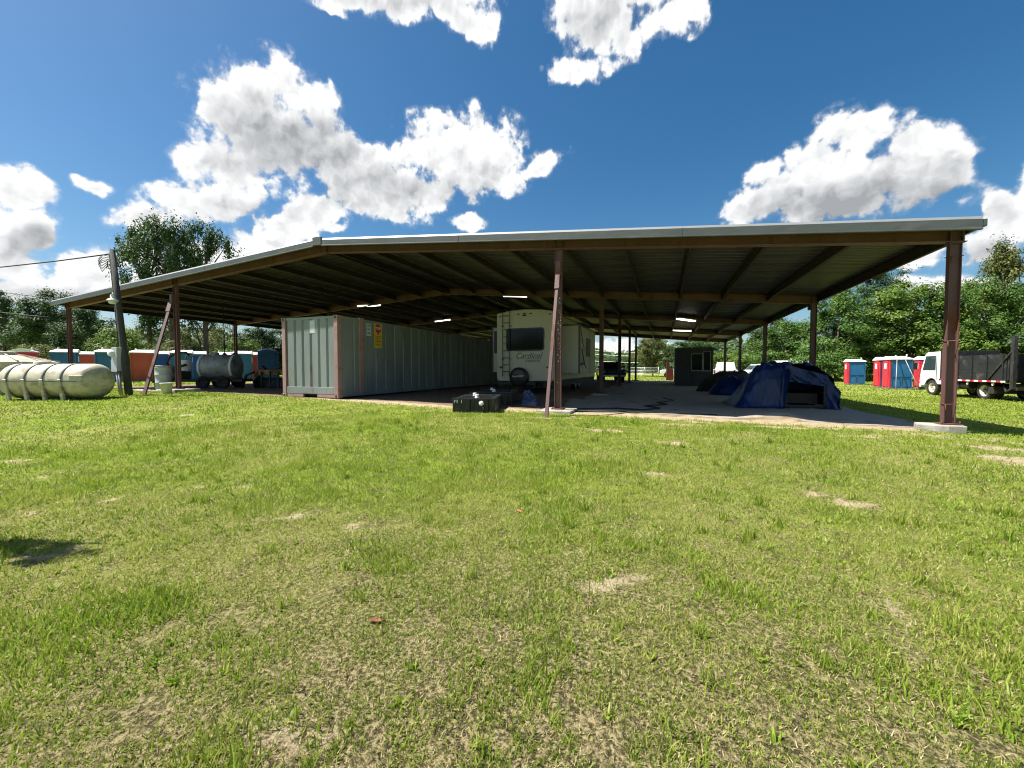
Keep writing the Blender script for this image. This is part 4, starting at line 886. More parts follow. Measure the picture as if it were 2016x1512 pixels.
cable((-14, 67, 2.7), (6, 68, 2.1), .2, .05, 'lowest pale wire seen through the barn above the gate', M['wirepale'])

# ------------------------------------------------------------------ clutter on the left under the roof
def drum():
    x, y = -19.4, 10.55; t = thing('drum', 'pale grey-blue open-top plastic drum beside the slanting brace', 'drum', (x, y, gz(x, y)))
    MB().lathe([(0, .02), (.25, .02), (.262, .05), (.27, .30), (.278, .31), (.278, .34), (.27, .35), (.28, .62), (.288, .63), (.288, .66), (.28, .67), (.285, .98), (.30, .99), (.30, 1.03), (.27, 1.03), (.262, .9), (.25, .06), (0, .05)], (0, 0, 0), 'z', 36).build('shell', M['drum'], t)
    MB().lathe([(.287, .93), (.303, .935), (.303, .955), (.287, .96)], (0, 0, 0), 'z', 36).build('hoop', M['drum'], t)
drum()
def bucket():
    x, y = -17.05, 9.35; t = thing('bucket', 'small dirty white bucket beside the concrete pad of the left post', 'bucket', (x, y, gz(x, y)))
    MB().lathe([(0, .01), (.145, .01), (.15, .03), (.175, .34), (.19, .345), (.19, .38), (.175, .385), (.165, .36), (.14, .05), (0, .05)], (0, 0, 0), 'z', 28).build('shell', M['bucket'], t)
    MB().tube([(.185 * math.cos(R(a)), .185 * math.sin(R(a)) , .36 - .12 * math.sin(R(a))) for a in range(0, 181, 20)], .006, 5).build('handle', M['alu'], t)
bucket()
def pump_trailer():
    x, y = -19.7, 12.7; t = thing('pump_tank_trailer', 'dull grey vacuum tank on a low frame with pump and black hoses', 'tank trailer', (x, y, gz(x, y)), R(28))
    r = .56; c = (0.35, 0, .98)
    prof = [(0, -.85), (r * .5, -.82), (r * .85, -.77), (r, -.68), (r, .68), (r * .85, .77), (r * .5, .82), (0, .85)]
    tk = MB().lathe(prof, c, 'x', 36).build('tank', M['alu'], t)
    for xc in (-.66, .66): MB().lathe([(r + .001, xc - .05), (r + .02, xc - .045), (r + .02, xc + .045), (r + .001, xc + .05)], c, 'x', 36).build('tank_ring', M['whitem'], tk)
    MB().lathe([(0, 1.66), (.16, 1.66), (.17, 1.62), (.17, 1.5)], (.1, 0, 0), 'z', 18).build('manway', M['alu'], tk)
    MB().tube([(.95, 0, 1.5), (.95, 0, 1.66)], .05, 8).build('valve', M['dark'], tk)
    f = MB(); 
    for s in (-1, 1): f.b2(-1.9, 1.5, s * .45 - .05, s * .45 + .05, .30, .42)
    for xx_ in (-1.8, -.8, .2, 1.4): f.b2(xx_ - .04, xx_ + .04, -.398, .398, .31, .41)
    f.build('frame', M['dark'], t)
    f = MB()
    for xx_ in (-.3, 1.0): f.b2(xx_ - .05, xx_ + .05, -.40, .40, .422, .60)
    f.build('saddle', M['dark'], t)
    MB().lathe([(0, -.25), (.20, -.25), (.21, -.2), (.21, .2), (.20, .25), (0, .25)], (-1.02, -.18, 1.05), 'z', 20).build('separator', M['whitem'], t)
    MB().b2(-1.75, -1.15, -.42, .42, .422, .78).build('engine', M['dark'], t, bevel=0.04)
    MB().b2(-1.62, -1.30, -.30, .25, .782, 1.02).build('engine_cover', M['dark'], t, bevel=0.03)
    MB().tube([(-1.5, -.30, .80), (-1.72, -.34, 1.15), (-1.60, -.32, 1.45), (-1.30, -.30, 1.62), (-.95, -.26, 1.64), (-.85, -.2, 1.5)], .045, 8).build('hose', M['hose'], t)
    MB().tube([(-1.35, -.42, .82), (-1.15, -.46, 1.0), (-.85, -.46, 1.08)], .05, 8).build('hose', M['hose'], t)
    MB().tube([(-1.02, -.18, 1.30), (-1.02, -.18, 1.50), (-.7, -.12, 1.52)], .045, 8).build('pipe', M['alu'], t)
    for xx_ in (-.1, .75):
        for s in (-1, 1): wheel(t, (xx_, s * .60, .27), .27, .18, 'y', M['dark'])
    MB().bar((-1.85, -.2, .36), (-2.55, .02, .28), .08, .08).build('drawbar', M['dark'], t); MB().bar((-1.85, .25, .36), (-2.55, .0, .30), .08, .08).build('drawbar', M['dark'], t)
    MB().tube([(-2.45, 0, .30), (-2.45, 0, .0)], .035, 8).build('jack', M['dark'], t)
    for i in range(5): MB().bar((-2.0 + i * .12, -.55, .05), (-1.8 + i * .10, -.5, .5), .025, .05).build('rod', M['dark'], t)
pump_trailer()
def tractor_blade():
    x, y = -16.4, 13.6; t = thing('box_scraper', 'dark implement with a worn yellow beam beside the container', 'implement', (x, y, gz(x, y)), R(14))
    MB().b2(-1.1, 1.0, -.09, .09, .62, .86).build('beam', M['machine'], t, bevel=0.02)
    MB().prism([(-.35, .02), (.30, .02), (.36, .5), (-.1, .6), (-.4, .35)], 'x', -1.15, -1.11).build('side_plate', M['dark'], t); MB().prism([(-.35, .02), (.30, .02), (.36, .5), (-.1, .6), (-.4, .35)], 'x', 1.0, 1.04).build('side_plate', M['dark'], t)
    m = MB(); pts = [(.25 - .25 * math.cos(R(a)), .05 + .5 * math.sin(R(a)) * .9) for a in range(0, 91, 15)]
    m.prism(pts + [(p[0] + .02, p[1] - .01) for p in pts[::-1]], 'x', -1.10, .99); m.build('mould_board', M['dark'], t)
    for i in range(5): MB().b2(-.95 + i * .42, -.89 + i * .42, -.16, -.10, .05, .80).build('shank', M['dark'], t)
    MB().bar((-.35, 0, .84), (0, .1, 1.15), .06, .08).build('hitch', M['dark'], t); MB().bar((.35, 0, .84), (0, .1, 1.15), .06, .08).build('hitch', M['dark'], t)
    MB().tube([(-1.3, -.1, .75), (-1.7, -.1, .62), (-1.95, -.05, .03)], .06, 8).build('draft_arm', M['dark'], t)
    MB().bar((-1.3, .05, .5), (-.9, .02, .98), .16, .22).build('gear_case', M['dark'], t)
tractor_blade()
rg = random.Random(11)
def block_stack():
    t0 = (-19.9, 18.2)
    for i in range(4):
        x, y = t0[0] + .03 * (i % 2), t0[1]; z = gz(*t0) + i * .42
        o = MB().box((0, 0, .205), (.62, .5, .40)).build('pale_block', M['block'], None, (x, y, z), R(20 + i * 2), bevel=0.015)
        tag(o, ('lowest', 'second from bottom', 'third from bottom', 'topmost')[i] + ' pale block of the stack beside the container', 'block', 'stack of pale blocks')
block_stack()
# hanging cord with float
hc = thing('hanging_cord', 'dark cord hanging from the roof with a round float at its end', 'cord', (-20.8, 14.0, 1.85))
MB().tube([(0, 0, 0.1), (0, 0, zb(-20.8) + .08 - 1.85)], .022, 6).build('cord', M['hose'], hc); MB().lathe([(0, -.11), (.07, -.09), (.11, 0), (.07, .09), (0, .12)], (0, 0, .02), 'z', 14).build('float', M['black'], hc)
# scrap timber and brush on the left pad
for i, (x, y, a, l, lab) in enumerate(((-18.3, 9.6, 10, 1.6, 'pale plank lying between the pole and the white bucket'), (-19.6, 9.9, -8, 1.3, 'pale plank lying in front of the grey drum'), (-20.9, 11.4, 35, 1.5, 'pale plank half hidden behind the slanting brace foot'))):
    tag(MB().box((0, 0, .035), (l, .16, .045)).build('plank', M['plank'], None, (x, y, gz(x, y)), R(a)), lab, 'plank', 'loose planks by the left post')

# ------------------------------------------------------------------ black plastic tanks and rags in front of the camper
def septic(x, y, rz, L, W, H, label, letters):
    t = thing('holding_tank', label, 'tank', (x, y, gz(x, y) - .02), R(rz), 'black plastic holding tanks')
    b = MB(); pts = []; n = 4
    prof = [(-W / 2, -L / 2), (-W * .10, -L / 2), (-W * .08, -L / 2 + .05), (-W * .01, -L / 2 + .05), (W * .01, -L / 2), (W * .34, -L / 2), (W * .35, -L / 2 + .05), (W * .42, -L / 2 + .05), (W / 2, -L / 2 + .02)]
    prof += [(W / 2, -L * .15), (W / 2 - .05, -L * .13), (W / 2 - .05, -L * .06), (W / 2, -L * .04), (W / 2, L / 2), (-W / 2, L / 2), (-W / 2, L * .05), (-W / 2 + .05, L * .03), (-W / 2 + .05, -L * .04), (-W / 2, -L * .06)]
    b.prism(prof, 'z', 0, H); sh = b.build('shell', M['black'], t, bevel=0.02)
    for i in range(3):
        MB().b2(-W / 2 + .12, W / 2 - .12, -L * .36 + i * L * .28, -L * .36 + i * L * .28 + .10, H + .001, H + .022).build('top_rib', M['black'], sh, bevel=0.01)
    MB().b2(-W / 2 - .015, W / 2 + .015, -L / 2 - .012, -L / 2 + .03, H - .03, H + .012).build('lip', M['black'], sh, bevel=0.006)
    for px, py in ((W * .05, -L * .36 - .02), (-W * .1, L * .02)):
        f = MB().lathe([(0, H + .09), (.045, H + .09), (.05, H + .06), (.04, H + .05), (.06, H + .03), (.06, H)], (px, py, 0), 'z', 14).build('fitting', M['signwhite'], t)
    if letters:
        MB().lathe([(0, -.06), (.045, -.055), (.06, -.03), (.06, .03)], (W * .18, -L / 2, H * .68), 'y', 16).build('outlet', M['signwhite'], t)
        MB().tube([(W * .20, -L / 2 - .02, H * .6), (W * .24, -L / 2 - .06, H * .3), (W * .24, -L / 2 - .05, 0.02)], .018, 6).build('drain_hose', M['hose'], t)
    put_text(TXT['ht'], t, (-W * .36, -L / 2 - .004, H * .82), (R(90), 0, 0))
septic(-4.62, 9.75, 17, 1.72, 1.06, .36, 'nearest black plastic holding tank marked H T at the grass edge', True)
septic(-5.05, 11.9, 14, 1.9, 1.25, .40, 'second black holding tank, in the shade behind the first', False)
def crumple(name, x, y, a, b, h, mt, label, cat, seed, n=22, group=None, flat=0.0):
    u = np.linspace(-1, 1, n); U, Vv = np.meshgrid(u, u); r = np.sqrt(U ** 2 + Vv ** 2)
    z = np.clip(1 - r ** 2, 0, 1) ** .6 * (0.35 + 0.9 * np.abs(fbm(U * 2.2 + seed, Vv * 2.2, seed, 3) - .5) * 2 + .3 * fbm(U * 5, Vv * 5, seed + 3)) * h
    z = z * (1 - flat) + flat * h * np.clip(1 - r ** 2.4, 0, 1) ** .7 * (.62 + .5 * fbm(U * 1.8 + seed, Vv * 1.8, seed + 5, 4) - .22 * np.abs(fbm(U * 4 + Vv, Vv * 3, seed + 6, 3) - .5))
    k = 1 + .25 * (fbm(U * 1.5, Vv * 1.5, seed + 9) - .5); X = x + U * a * k; Y = y + Vv * b * k
    idx = np.arange(n * n).reshape(n, n); m = r.ravel() < 1.12
    F = np.stack([idx[:-1, :-1], idx[:-1, 1:], idx[1:, 1:], idx[1:, :-1]], -1).reshape(-1, 4); F = F[m[F].all(1)]
    me = np_mesh(name, np.stack([X, Y, ground_z(X, Y) + .004 + z], -1).reshape(-1, 3), F, mt, True)
    return tag(link(name, me), label, cat, group)
crumple('rag', -3.75, 11.6, .30, .25, .26, M['cloth'], 'crumpled blue and white rag on the dirt behind the black tank', 'rag', 5)
crumple('rag', -4.2, 12.7, .28, .22, .42, M['cloth'], 'pale blue bundle against the second black tank', 'rag', 8, flat=.5)
crumple('dark_bag', -2.95, 11.3, .25, .25, .62, M['camo'], 'dark bag standing behind the middle front post', 'bag', 15, flat=.8)
# hose and cord on the slab
pts = [(-2.3, 10.9), (-1.2, 11.6), (-.5, 11.5), (-.1, 12.2), (-.55, 12.9), (.1, 13.6), (-.2, 14.4), (.35, 15.6), (.0, 17.0)]
tag(MB().tube([(x, y, gz(x, y) + .02) for x, y in pts], .022, 6).build('hose', M['hose']), 'black hose snaking over the grey floor right of the middle post', 'hose')
pts = [(-2.2, 10.25), (-1.0, 10.35), (.2, 10.45), (1.2, 10.75)]
tag(MB().tube([(x, y, gz(x, y) + .03) for x, y in pts], .018, 6).build('hose', M['hose']), 'thin black line lying along the sandy edge of the barn floor', 'hose')

# ------------------------------------------------------------------ tarps in the right bay
def tarp_frame():
    ox, oy = 3.35, 14.6; t = thing('tarp_shelter', 'blue tarp draped over a dark steel frame, open at the front', 'tarp', (ox, oy, gz(ox, oy)))
    n, k = 130, 110; u = np.linspace(-1.34, 1.42, n); v = np.linspace(-1.0, 1.75, k); U, Vv = np.meshgrid(u, v)
    top = lambda q: np.interp(q, [-1.34, -1.2, -1.0, -.75, -.5, .0, .55, .72, 1.18, 1.24, 1.36, 1.42], [0.0, .20, .58, 1.02, 1.24, 1.29, 1.30, 1.25, .90, .60, .06, 0.0])
    lump = sum(h * np.exp(-(((U - a) / s) ** 2 + ((Vv - b) / s) ** 2)) for a, b, s, h in ((-.55, -.1, .22, .16), (.25, .1, .26, .12), (.62, -.3, .16, .10), (-.2, .5, .3, .10), (-.8, -.45, .2, .18), (.05, -.4, .15, .07)))
    back = np.interp(Vv, [-1.0, .6, 1.1, 1.6, 1.75], [1, 1, .85, .2, 0.0])
    fr = np.interp(Vv + .10 * (fbm(U * 2.5, Vv * 0, 44, 3) - .5), [-.95, -.86, -.74, -.58, -.40], [0.0, .30, .72, .95, 1.0]); left = sm(.10, -.10, U)
    fold = (fbm(U * 3.4, Vv * 1.6, 41, 5) - .5) * 1.4; fold2 = np.abs(fbm(U * 2.2 + Vv, Vv * 2.6, 47, 4) - .5) * 1.7 + .6 * np.abs(fbm(U * 7 - Vv * 3, Vv * 2 + U, 57, 3) - .5)
    Z = top(U + fold * .10) * back + lump * back; Z = Z * (fr * left + (1 - left)); steep = np.clip(1.2 - Z, 0, 1)
    Z = np.clip(Z + fold * .15 * np.clip(Z * 2, 0, 1) - fold2 * .15 * np.clip(Z * 1.5, 0, 1), .012, None)
    X = U + fold * .12 * steep; Y = Vv + fold2 * .20 * steep
    V0 = np.stack([X, Y, Z + (ground_z(X + ox, Y + oy) - gz(ox, oy))], -1).reshape(-1, 3); idx = np.arange(n * k).reshape(k, n)
    F0 = np.stack([idx[:-1, :-1], idx[:-1, 1:], idx[1:, 1:], idx[1:, :-1]], -1).reshape(-1, 4); ok = ((U < .07) | (Vv > -.66)).ravel(); F0 = F0[ok[F0].all(1)]
    link('tarp_sheet', np_mesh('tarp_sheet', V0, F0, M['tarp'], True), t)
    # left skirt hanging over the front, right skirt, inner band
    def curtain(x0, x1, z0f, z1f, y0, seed, name):
        n2, k2 = 48, 24; a = np.linspace(x0, x1, n2); q = np.linspace(0, 1, k2); A, Q = np.meshgrid(a, q)
        zt = np.interp(A, [x0, x1], z1f); zb_ = np.interp(A, [x0, x1], z0f); Zc = zb_ + (zt - zb_) * Q
        Yc = y0 + (fbm(A * 5 + Q * 1.5, Q * 1.6, seed, 4) - .5) * .34 * (1 - Q * .7)
        V1 = np.stack([A, Yc, Zc], -1).reshape(-1, 3); ix = np.arange(n2 * k2).reshape(k2, n2)
        link(name, np_mesh(name, V1, np.stack([ix[:-1, :-1], ix[:-1, 1:], ix[1:, 1:], ix[1:, :-1]], -1).reshape(-1, 4), M['tarp'], True), t)
    curtain(1.02, 1.36, (.02, .02), (.95, .5), -.60, 5, 'tarp_flap')
    curtain(.0, 1.06, (.80, .64), (1.28, .96), -.63, 9, 'tarp_flap'); curtain(.06, 1.0, (.50, .48), (.80, .78), .55, 7, 'tarp_band')
    for x, y, h in ((.03, -.56, 1.18), (1.0, -.56, .95), (.03, 1.0, .95), (1.0, 1.0, .75)):
        MB().b2(x - .04, x + .04, y - .04, y + .04, .0, h).build('leg', M['dark'], t)
    for x in (.03, 1.0): MB().b2(x - .03, x + .03, -.518, .958, .42, .48).build('rail', M['dark'], t)
    MB().b2(.072, .958, -.59, -.53, .04, .10).build('rail', M['dark'], t); MB().b2(.072, .958, .97, 1.03, .42, .48).build('rail', M['dark'], t)
    MB().b2(.10, .93, -.2, .9, .12, .42).build('shade_filler', M['ink'], t)  # black box, paints in the shade inside the open front
    MB().add([(-.45, -.62, .012), (.1, -.85, .012), (.16, -.55, .014), (-.2, -.4, .016)], [(0, 1, 2, 3)]).build('tarp_corner', M['tarp'], t)
tarp_frame()
crumple('tarp_heap', 3.1, 20.6, 1.15, .8, .95, M['tarp'], 'low crumpled blue tarp heap left of the draped tarp frame', 'tarp', 23, 44, flat=.6)
crumple('covered_heap', 3.1, 23.4, 1.5, .9, 1.25, M['camo'], 'dark arched covered heap behind the low blue tarp', 'cover', 27, 44, flat=.62)
tag(MB().box((0, 0, .03), (.9, .2, .05)).build('plank', M['plank'], None, (.35, 30.9, gz(.35, 30.9)), R(6)), 'bright plank lying left of the dark office container', 'plank')

# ------------------------------------------------------------------ dark office container at the far end
def office():
    x0, x1, y0, y1, z0, z1 = .70, 3.08, 30.0, 34.6, .02, 2.62; t = thing('office_container', 'dark corrugated office container with window panels at the far end', 'container', ((x0 + x1) / 2, y0, z0)); w = (x1 - x0) / 2; H = z1 - z0
    MB().b2(-w + .03, w - .03, .05, y1 - y0, .05, H - .03).build('body', M['office'], t)
    m = MB(); 
    for x in (-w + .05, w - .05): MB().b2(x - .05, x + .05, -.02, .10, .0, H).build('corner_post', M['office'], t)
    for i in range(7):
        x = -w + .17 + i * .145; MB().b2(x - .03, x + .03, .012, .0495, .12, H - .12).build('rib', M['office'], t)
    for i in range(8): MB().b2(-.12 + i * .16 - .025, -.12 + i * .16 + .025, .012, .0495, .12, .98).build('rib', M['office'], t)
    MB().b2(-w + .1, w - .1, -.01, .05, H - .12, H).build('top_rail', M['office'], t); MB().b2(-w + .1, w - .1, -.01, .05, 0, .12).build('bottom_rail', M['office'], t)
    for a, b, zt in ((-.12, .50, 2.15), (.62, 1.0, 2.3)):
        f = MB().b2(a - .05, b + .05, .0, .0485, 1.02, zt + .05).build('window', M['alu'], t); MB().b2(a, b, -.006, -.001, 1.08, zt).build('pane', M['glass'], f)
    MB().b2(-.16, .06, -.05, .0, 1.0, 1.05).build('ledge', M['alu'], t)
    MB().b2(.45, 1.05, -.04, -.002, .985, 1.012).build('ledge', M['alu'], t)
office()
tag(MB().prism([(-.35, 0), (.35, 0), (.35, 1.15), (-.1, 1.15), (-.1, 1.95), (-.35, 1.95)], 'y', -.04, .04).build('oxide_panel', M['redbrown'], None, (.55, 44.0, gz(.55, 44)), R(15)), 'dark red-brown steel panel standing between the white truck and office', 'panel')

# ------------------------------------------------------------------ vehicles
def vehicle(kind, label, loc, rz, paint, group=None, grille=True):
    t = thing({'pickup': 'pickup_truck', 'suv': 'parked_car', 'van': 'service_van'}[kind], label, {'pickup': 'pickup', 'suv': 'car', 'van': 'van'}[kind], loc, rz, group)
    W = .98 if kind != 'suv' else .93; g = {'pickup': .12, 'suv': 0, 'van': .08}[kind]
    def arch(cx, r=.47): return [(cx + r * math.cos(R(a)), .40 + g + r * math.sin(R(a))) for a in range(170, 9, -20)]
    low = [(-2.75, .52 + g)] + [(p[0], max(p[1], .45 + g)) for p in arch(-1.65)] + [(p[0], max(p[1], .45 + g)) for p in arch(1.75)] + [(2.70, .48 + g), (2.80, .70 + g), (2.76, .92 + g), (2.45, 1.06 + g), (1.25, 1.16 + g)]
    low += {'pickup': [(-.62, 1.16 + g), (-.64, 1.12 + g), (-2.78, 1.12 + g)], 'suv': [(-2.65, 1.12), (-2.72, .95)], 'van': [(-2.72, 1.16 + g)]}[kind]
    MB().prism(low, 'y', -W, W).build('body', paint, t, bevel=0.05, seg=2)
    gh = {'pickup': (-.70, 1.28, -.55, .55, 1.84 + g), 'suv': (-2.62, 1.22, -2.25, .45, 1.72), 'van': (-2.74, 1.4, -2.70, .85, 2.35)}[kind]
    a0, a1, b0, b1, zt = gh; zl = 1.10 + g; k = .80
    m = MB(); vs = [(a0, -W * .97, zl), (a1, -W * .97, zl), (a1, W * .97, zl), (a0, W * .97, zl), (b0, -W * k, zt), (b1, -W * k, zt), (b1, W * k, zt), (b0, W * k, zt)]
    m.add(vs, [(3, 2, 1, 0), (4, 5, 6, 7), (0, 1, 5, 4), (1, 2, 6, 5), (2, 3, 7, 6), (3, 0, 4, 7)]); cab = m.build('cabin', paint, t, bevel=0.05)
    def on(s, fa, fb, za, zb_):        # side glass on the sloping cabin side
        q = []
        for f, zz in ((fa, za), (fb, za), (fb, zb_), (fa, zb_)):
            u = (zz - zl) / (zt - zl); xa = a0 + (b0 - a0) * u; xb = a1 + (b1 - a1) * u; q.append((xa + (xb - xa) * f, s * (W * .97 + (W * k - W * .97) * u) + s * .006, zz))
        return MB().add(q, [(0, 1, 2, 3)])
    zwa, zwb = zl + .12, zt - .10
    cols = {'pickup': ((.07, .48), (.53, .93)), 'suv': ((.06, .30), (.33, .62), (.65, .94)), 'van': ((.70, .95),)}[kind]
    for s in (-1, 1):
        for fa, fb in cols: on(s, fa, fb, zwa if kind != 'van' else 1.45, zwb if kind != 'van' else 2.1).build('side_window', M['carglass'], cab)
    u0, u1 = .12, .88; L3 = lambda u: (a1 + (b1 - a1) * u + .008, W * .97 + (W * k - W * .97) * u, zl + (zt - zl) * u)
    p, q = L3(u0), L3(u1); MB().add([(p[0], -p[1] * .92, p[2]), (p[0], p[1] * .92, p[2]), (q[0], q[1] * .92, q[2]), (q[0], -q[1] * .92, q[2])], [(0, 1, 2, 3)]).build('windscreen', M['carglass'], cab)
    for x in (-1.65, 1.75):
        for s in (-1, 1): wheel(t, (x, s * (W - .13), .40 + g * .5), .40 + g * .5, .25, 'y', M['steelrim'])
    for s in (-1, 1):
        MB().b2(2.66, 2.815, s * (W - .12) - .14, s * (W - .12) + .10, .78 + g, .94 + g).build('headlight', M['decal'], t, bevel=0.02)
        MB().b2(-2.80, -2.70, s * (W - .1) - .06, s * (W - .1) + .06, .75 + g, 1.05 + g).build('tail_light', M['lamp_red'], t, bevel=0.01)
        MB().b2(1.0, 1.12, s * (W + .12) - .09, s * (W + .12) + .09, 1.18 + g, 1.36 + g).build('mirror', M['black'], t, bevel=0.02)
    MB().b2(2.74, 2.822, -.58, .58, .64 + g, .96 + g).build('grille', M['black'], t, bevel=0.01); MB().b2(2.68, 2.90, -W + .04, W - .04, .46 + g, .62 + g).build('bumper', M['chrome'], t, bevel=0.03)
    MB().b2(-2.90, -2.72, -W + .06, W - .06, .48 + g, .64 + g).build('bumper', M['chrome'], t, bevel=0.03)
    if kind == 'pickup': MB().b2(-2.70, -.72, -W + .08, W - .08, 1.09 + g, 1.125 + g).build('bed_liner', M['black'], t)
    if kind == 'van':
        rk = MB(); 
        for s in (-.7, .7): rk.b2(-2.5, .6, s - .025, s + .025, zt + .06, zt + .11)
        for x in (-2.3, -1.0, .3): rk.b2(x - .03, x + .03, -.676, .676, zt + .0, zt + .06)
        rk.build('roof_rack', M['whitem'], t); MB().tube([(-1.6, .2, zt + .06), (-1.6, .2, zt + .32)], .12, 8).build('beacon', M['whitem'], t)
    return t
gzv = lambda x, y: (x, y, gz(x, y))
vehicle('pickup', 'white pickup with dark grille left of the draped blue tarp', gzv(10.6, 51.5), R(205), M['carwhite'], 'white vehicles parked by the trees')
vehicle('pickup', 'second white pickup behind the first, partly hidden', gzv(10.9, 57.0), R(205), M['carwhite'], 'white vehicles parked by the trees')
vehicle('pickup', 'leftmost white vehicle of the row, seen beyond the far right post', gzv(9.4, 62.5), R(208), M['carwhite'], 'white vehicles parked by the trees')
vehicle('van', 'white service van whose roof shows above the blue tarp', gzv(13.6, 57.6), R(235), M['carwhite'], 'white vehicles parked by the trees')
vehicle('van', 'white service van at the right end of the row, above the tarp', gzv(15.6, 57.0), R(240), M['carwhite'], 'white vehicles parked by the trees')
vehicle('suv', 'white car with its front beyond the far end of the barn', gzv(2.2, 60.5), R(185), M['carwhite'])
vehicle('suv', 'black car parked in the shade between the dark posts', gzv(-4.5, 36.5), R(-75), M['carblack'])
vehicle('pickup', 'white pickup with red tail light beyond the office container', gzv(6.0, 47.0), R(80), M['carwhite'])

def farm_gate():
    x, y = -2.6, 62.0; t = thing('farm_gate', 'galvanised tube farm gate beyond the far end of the barn', 'gate', (x, y, gz(x, y)), R(-6))
    for i in range(6): MB().tube([(-2.1, 0, .25 + i * .22), (1.9, 0, .25 + i * .22)], .035, 6).build('rail', M['gate'], t)
    for xx_ in (-2.1, -.1, 1.9): MB().tube([(xx_, 0, .0 if xx_ != -.1 else .2), (xx_, 0, 1.42)], .045, 6).build('post', M['gate'], t)
farm_gate()

def work_truck():
    x, y = 14.45, 26.0; t = thing('flatbed_truck', 'white cab-over truck with black high-sided bed and red-white tape', 'truck', (x, y, gz(x, y)), R(94))
    # +x is forward after turning; left side (+y) faces the barn
    prof = [(1.35, .60), (1.58, .60)] + [(2.05 + .49 * math.cos(R(a)), .42 + .49 * math.sin(R(a))) for a in range(158, 21, -17)] + [(2.53, .60), (2.60, .50), (2.90, .50), (2.96, .75), (2.88, 1.30), (2.55, 2.18), (2.40, 2.28), (1.45, 2.30), (1.35, 2.22)]
    cab = MB().prism(prof, 'y', -.98, .98).build('cab', M['carwhite'], t, bevel=0.06, seg=3)
    for s in (-1, 1):
        yq = s * .984
        MB().add([(1.75, yq, 1.32), (2.74, yq, 1.32), (2.50, yq, 2.08), (1.75, yq, 2.08)], [(0, 1, 2, 3)]).build('side_window', M['carglass'], cab)
        MB().b2(1.66, 1.70, s * .981, s * .988, .80, 2.12).build('door_gap', M['ink'], cab)
        MB().tube([(2.80, s * .98, 1.70), (2.92, s * 1.18, 1.72), (2.92, s * 1.20, 1.45)], .018, 6).build('mirror_arm', M['black'], cab); MB().b2(2.87, 2.95, s * 1.12, s * 1.30, 1.36, 1.74).build('mirror', M['black'], cab, bevel=0.02)
        MB().lathe([(.485, s * .70), (.485, s * .992), (.465, s * .992), (.465, s * .70)], (2.05, 0, .42), 'y', 24, ang=(R(22), R(158))).build('wheel_arch', M['black'], cab)
        MB().b2(2.86, 2.97, s * .62 - .18, s * .62 + .18, .68, .84).build('headlight', M['decal'], cab, bevel=0.02)
    MB().add([(2.905, -.88, 1.34), (2.905, .88, 1.34), (2.59, .82, 2.12), (2.59, -.82, 2.12)], [(0, 1, 2, 3)]).build('windscreen', M['carglass'], cab)
    MB().b2(2.92, 3.05, -.95, .95, .40, .60).build('bumper', M['carwhite'], t, bevel=0.03)
    fr = MB(); 
    for s in (-.42, .42): fr.b2(-2.7, 2.6, s - .05, s + .05, .55, .72)
    fr.build('chassis', M['dark'], t)
    for s in (-1, 1):
        wheel(t, (2.05, s * .84, .40), .40, .23, 'y', M['rim']); wheel(t, (-1.25, s * .82, .40), .40, .24, 'y', M['rim']); wheel(t, (-1.25, s * .55, .40), .40, .22, 'y', M['rim'])
    MB().tube([(-1.25, -.9, .4), (-1.25, .9, .4)], .09, 8).build('axle', M['dark'], t)
    MB().b2(-2.65, 1.25, -1.12, 1.12, .80, .90).build('deck', M['bed'], t)
    for s in (-1, 1):
        q = MB().b2(-2.62, .98, s * 1.08 - .025, s * 1.08 + .025, .902, 2.02).build('side_board', M['bed'], t)
        for z in (1.25, 1.64): MB().b2(-2.6, .96, s * 1.109 - .003, s * 1.109 + .003, z, z + .02).build('board_seam', M['ink'], q)
        for i in range(5): MB().b2(-2.5 + i * .82, -2.44 + i * .82, s * 1.125 - .015, s * 1.125 + .015, .905, 2.04).build('stake', M['bed'], q)
        for i in range(16):
            MB().b2(-2.62 + i * .235, -2.62 + i * .235 + .23, s * 1.1215, s * 1.1265, .815, .885).build('reflective_tape', M['tapered'] if i % 2 else M['tapewhite'], t)
    MB().b2(1.0, 1.24, -1.10, 1.10, .902, 2.30).build('headboard', M['bed'], t, bevel=0.02)
    tg = MB().b2(-2.70, -2.64, -1.08, 1.08, .902, 2.02).build('tailgate', M['bed'], t)
    # tool boxes, tank, lift gate mast
    MB().b2(.1, .9, .60, 1.02, .42, .78).build('tool_box', M['dark'], t, bevel=0.02); MB().tube([(-.5, .85, .62), (.05, .85, .62)], .16, 12).build('air_tank', M['dark'], t)
    for xx_ in (-.55, -1.95): MB().lathe([(0, -.03), (.06, -.02), (.06, .02)], (xx_, 1.08, .72), 'y', 10).build('marker_light', M['rim'], t)
    for s in (-1, 1):
        MB().b2(-2.95, -2.80, s * 1.05 - .06, s * 1.05 + .06, .55, 2.75).build('gate_mast', M['dark'], t)
        MB().bar((-2.85, s * 1.12, 2.1), (-1.75, s * 1.13, .93), .05, .05).build('gate_stay', M['dark'], t)
    MB().b2(-3.02, -2.80, -1.0, 1.0, .50, .62).build('gate_beam', M['dark'], t); MB().b2(-1.9, -1.6, -1.0, 1.0, .30, .62).build('mud_flap', M['rubber'], t)
    MB().tube([(-2.2, .9, .78), (-2.5, 1.0, .42), (-2.8, 1.0, .58)], .04, 6).build('gate_ram', M['dark'], t)
work_truck()
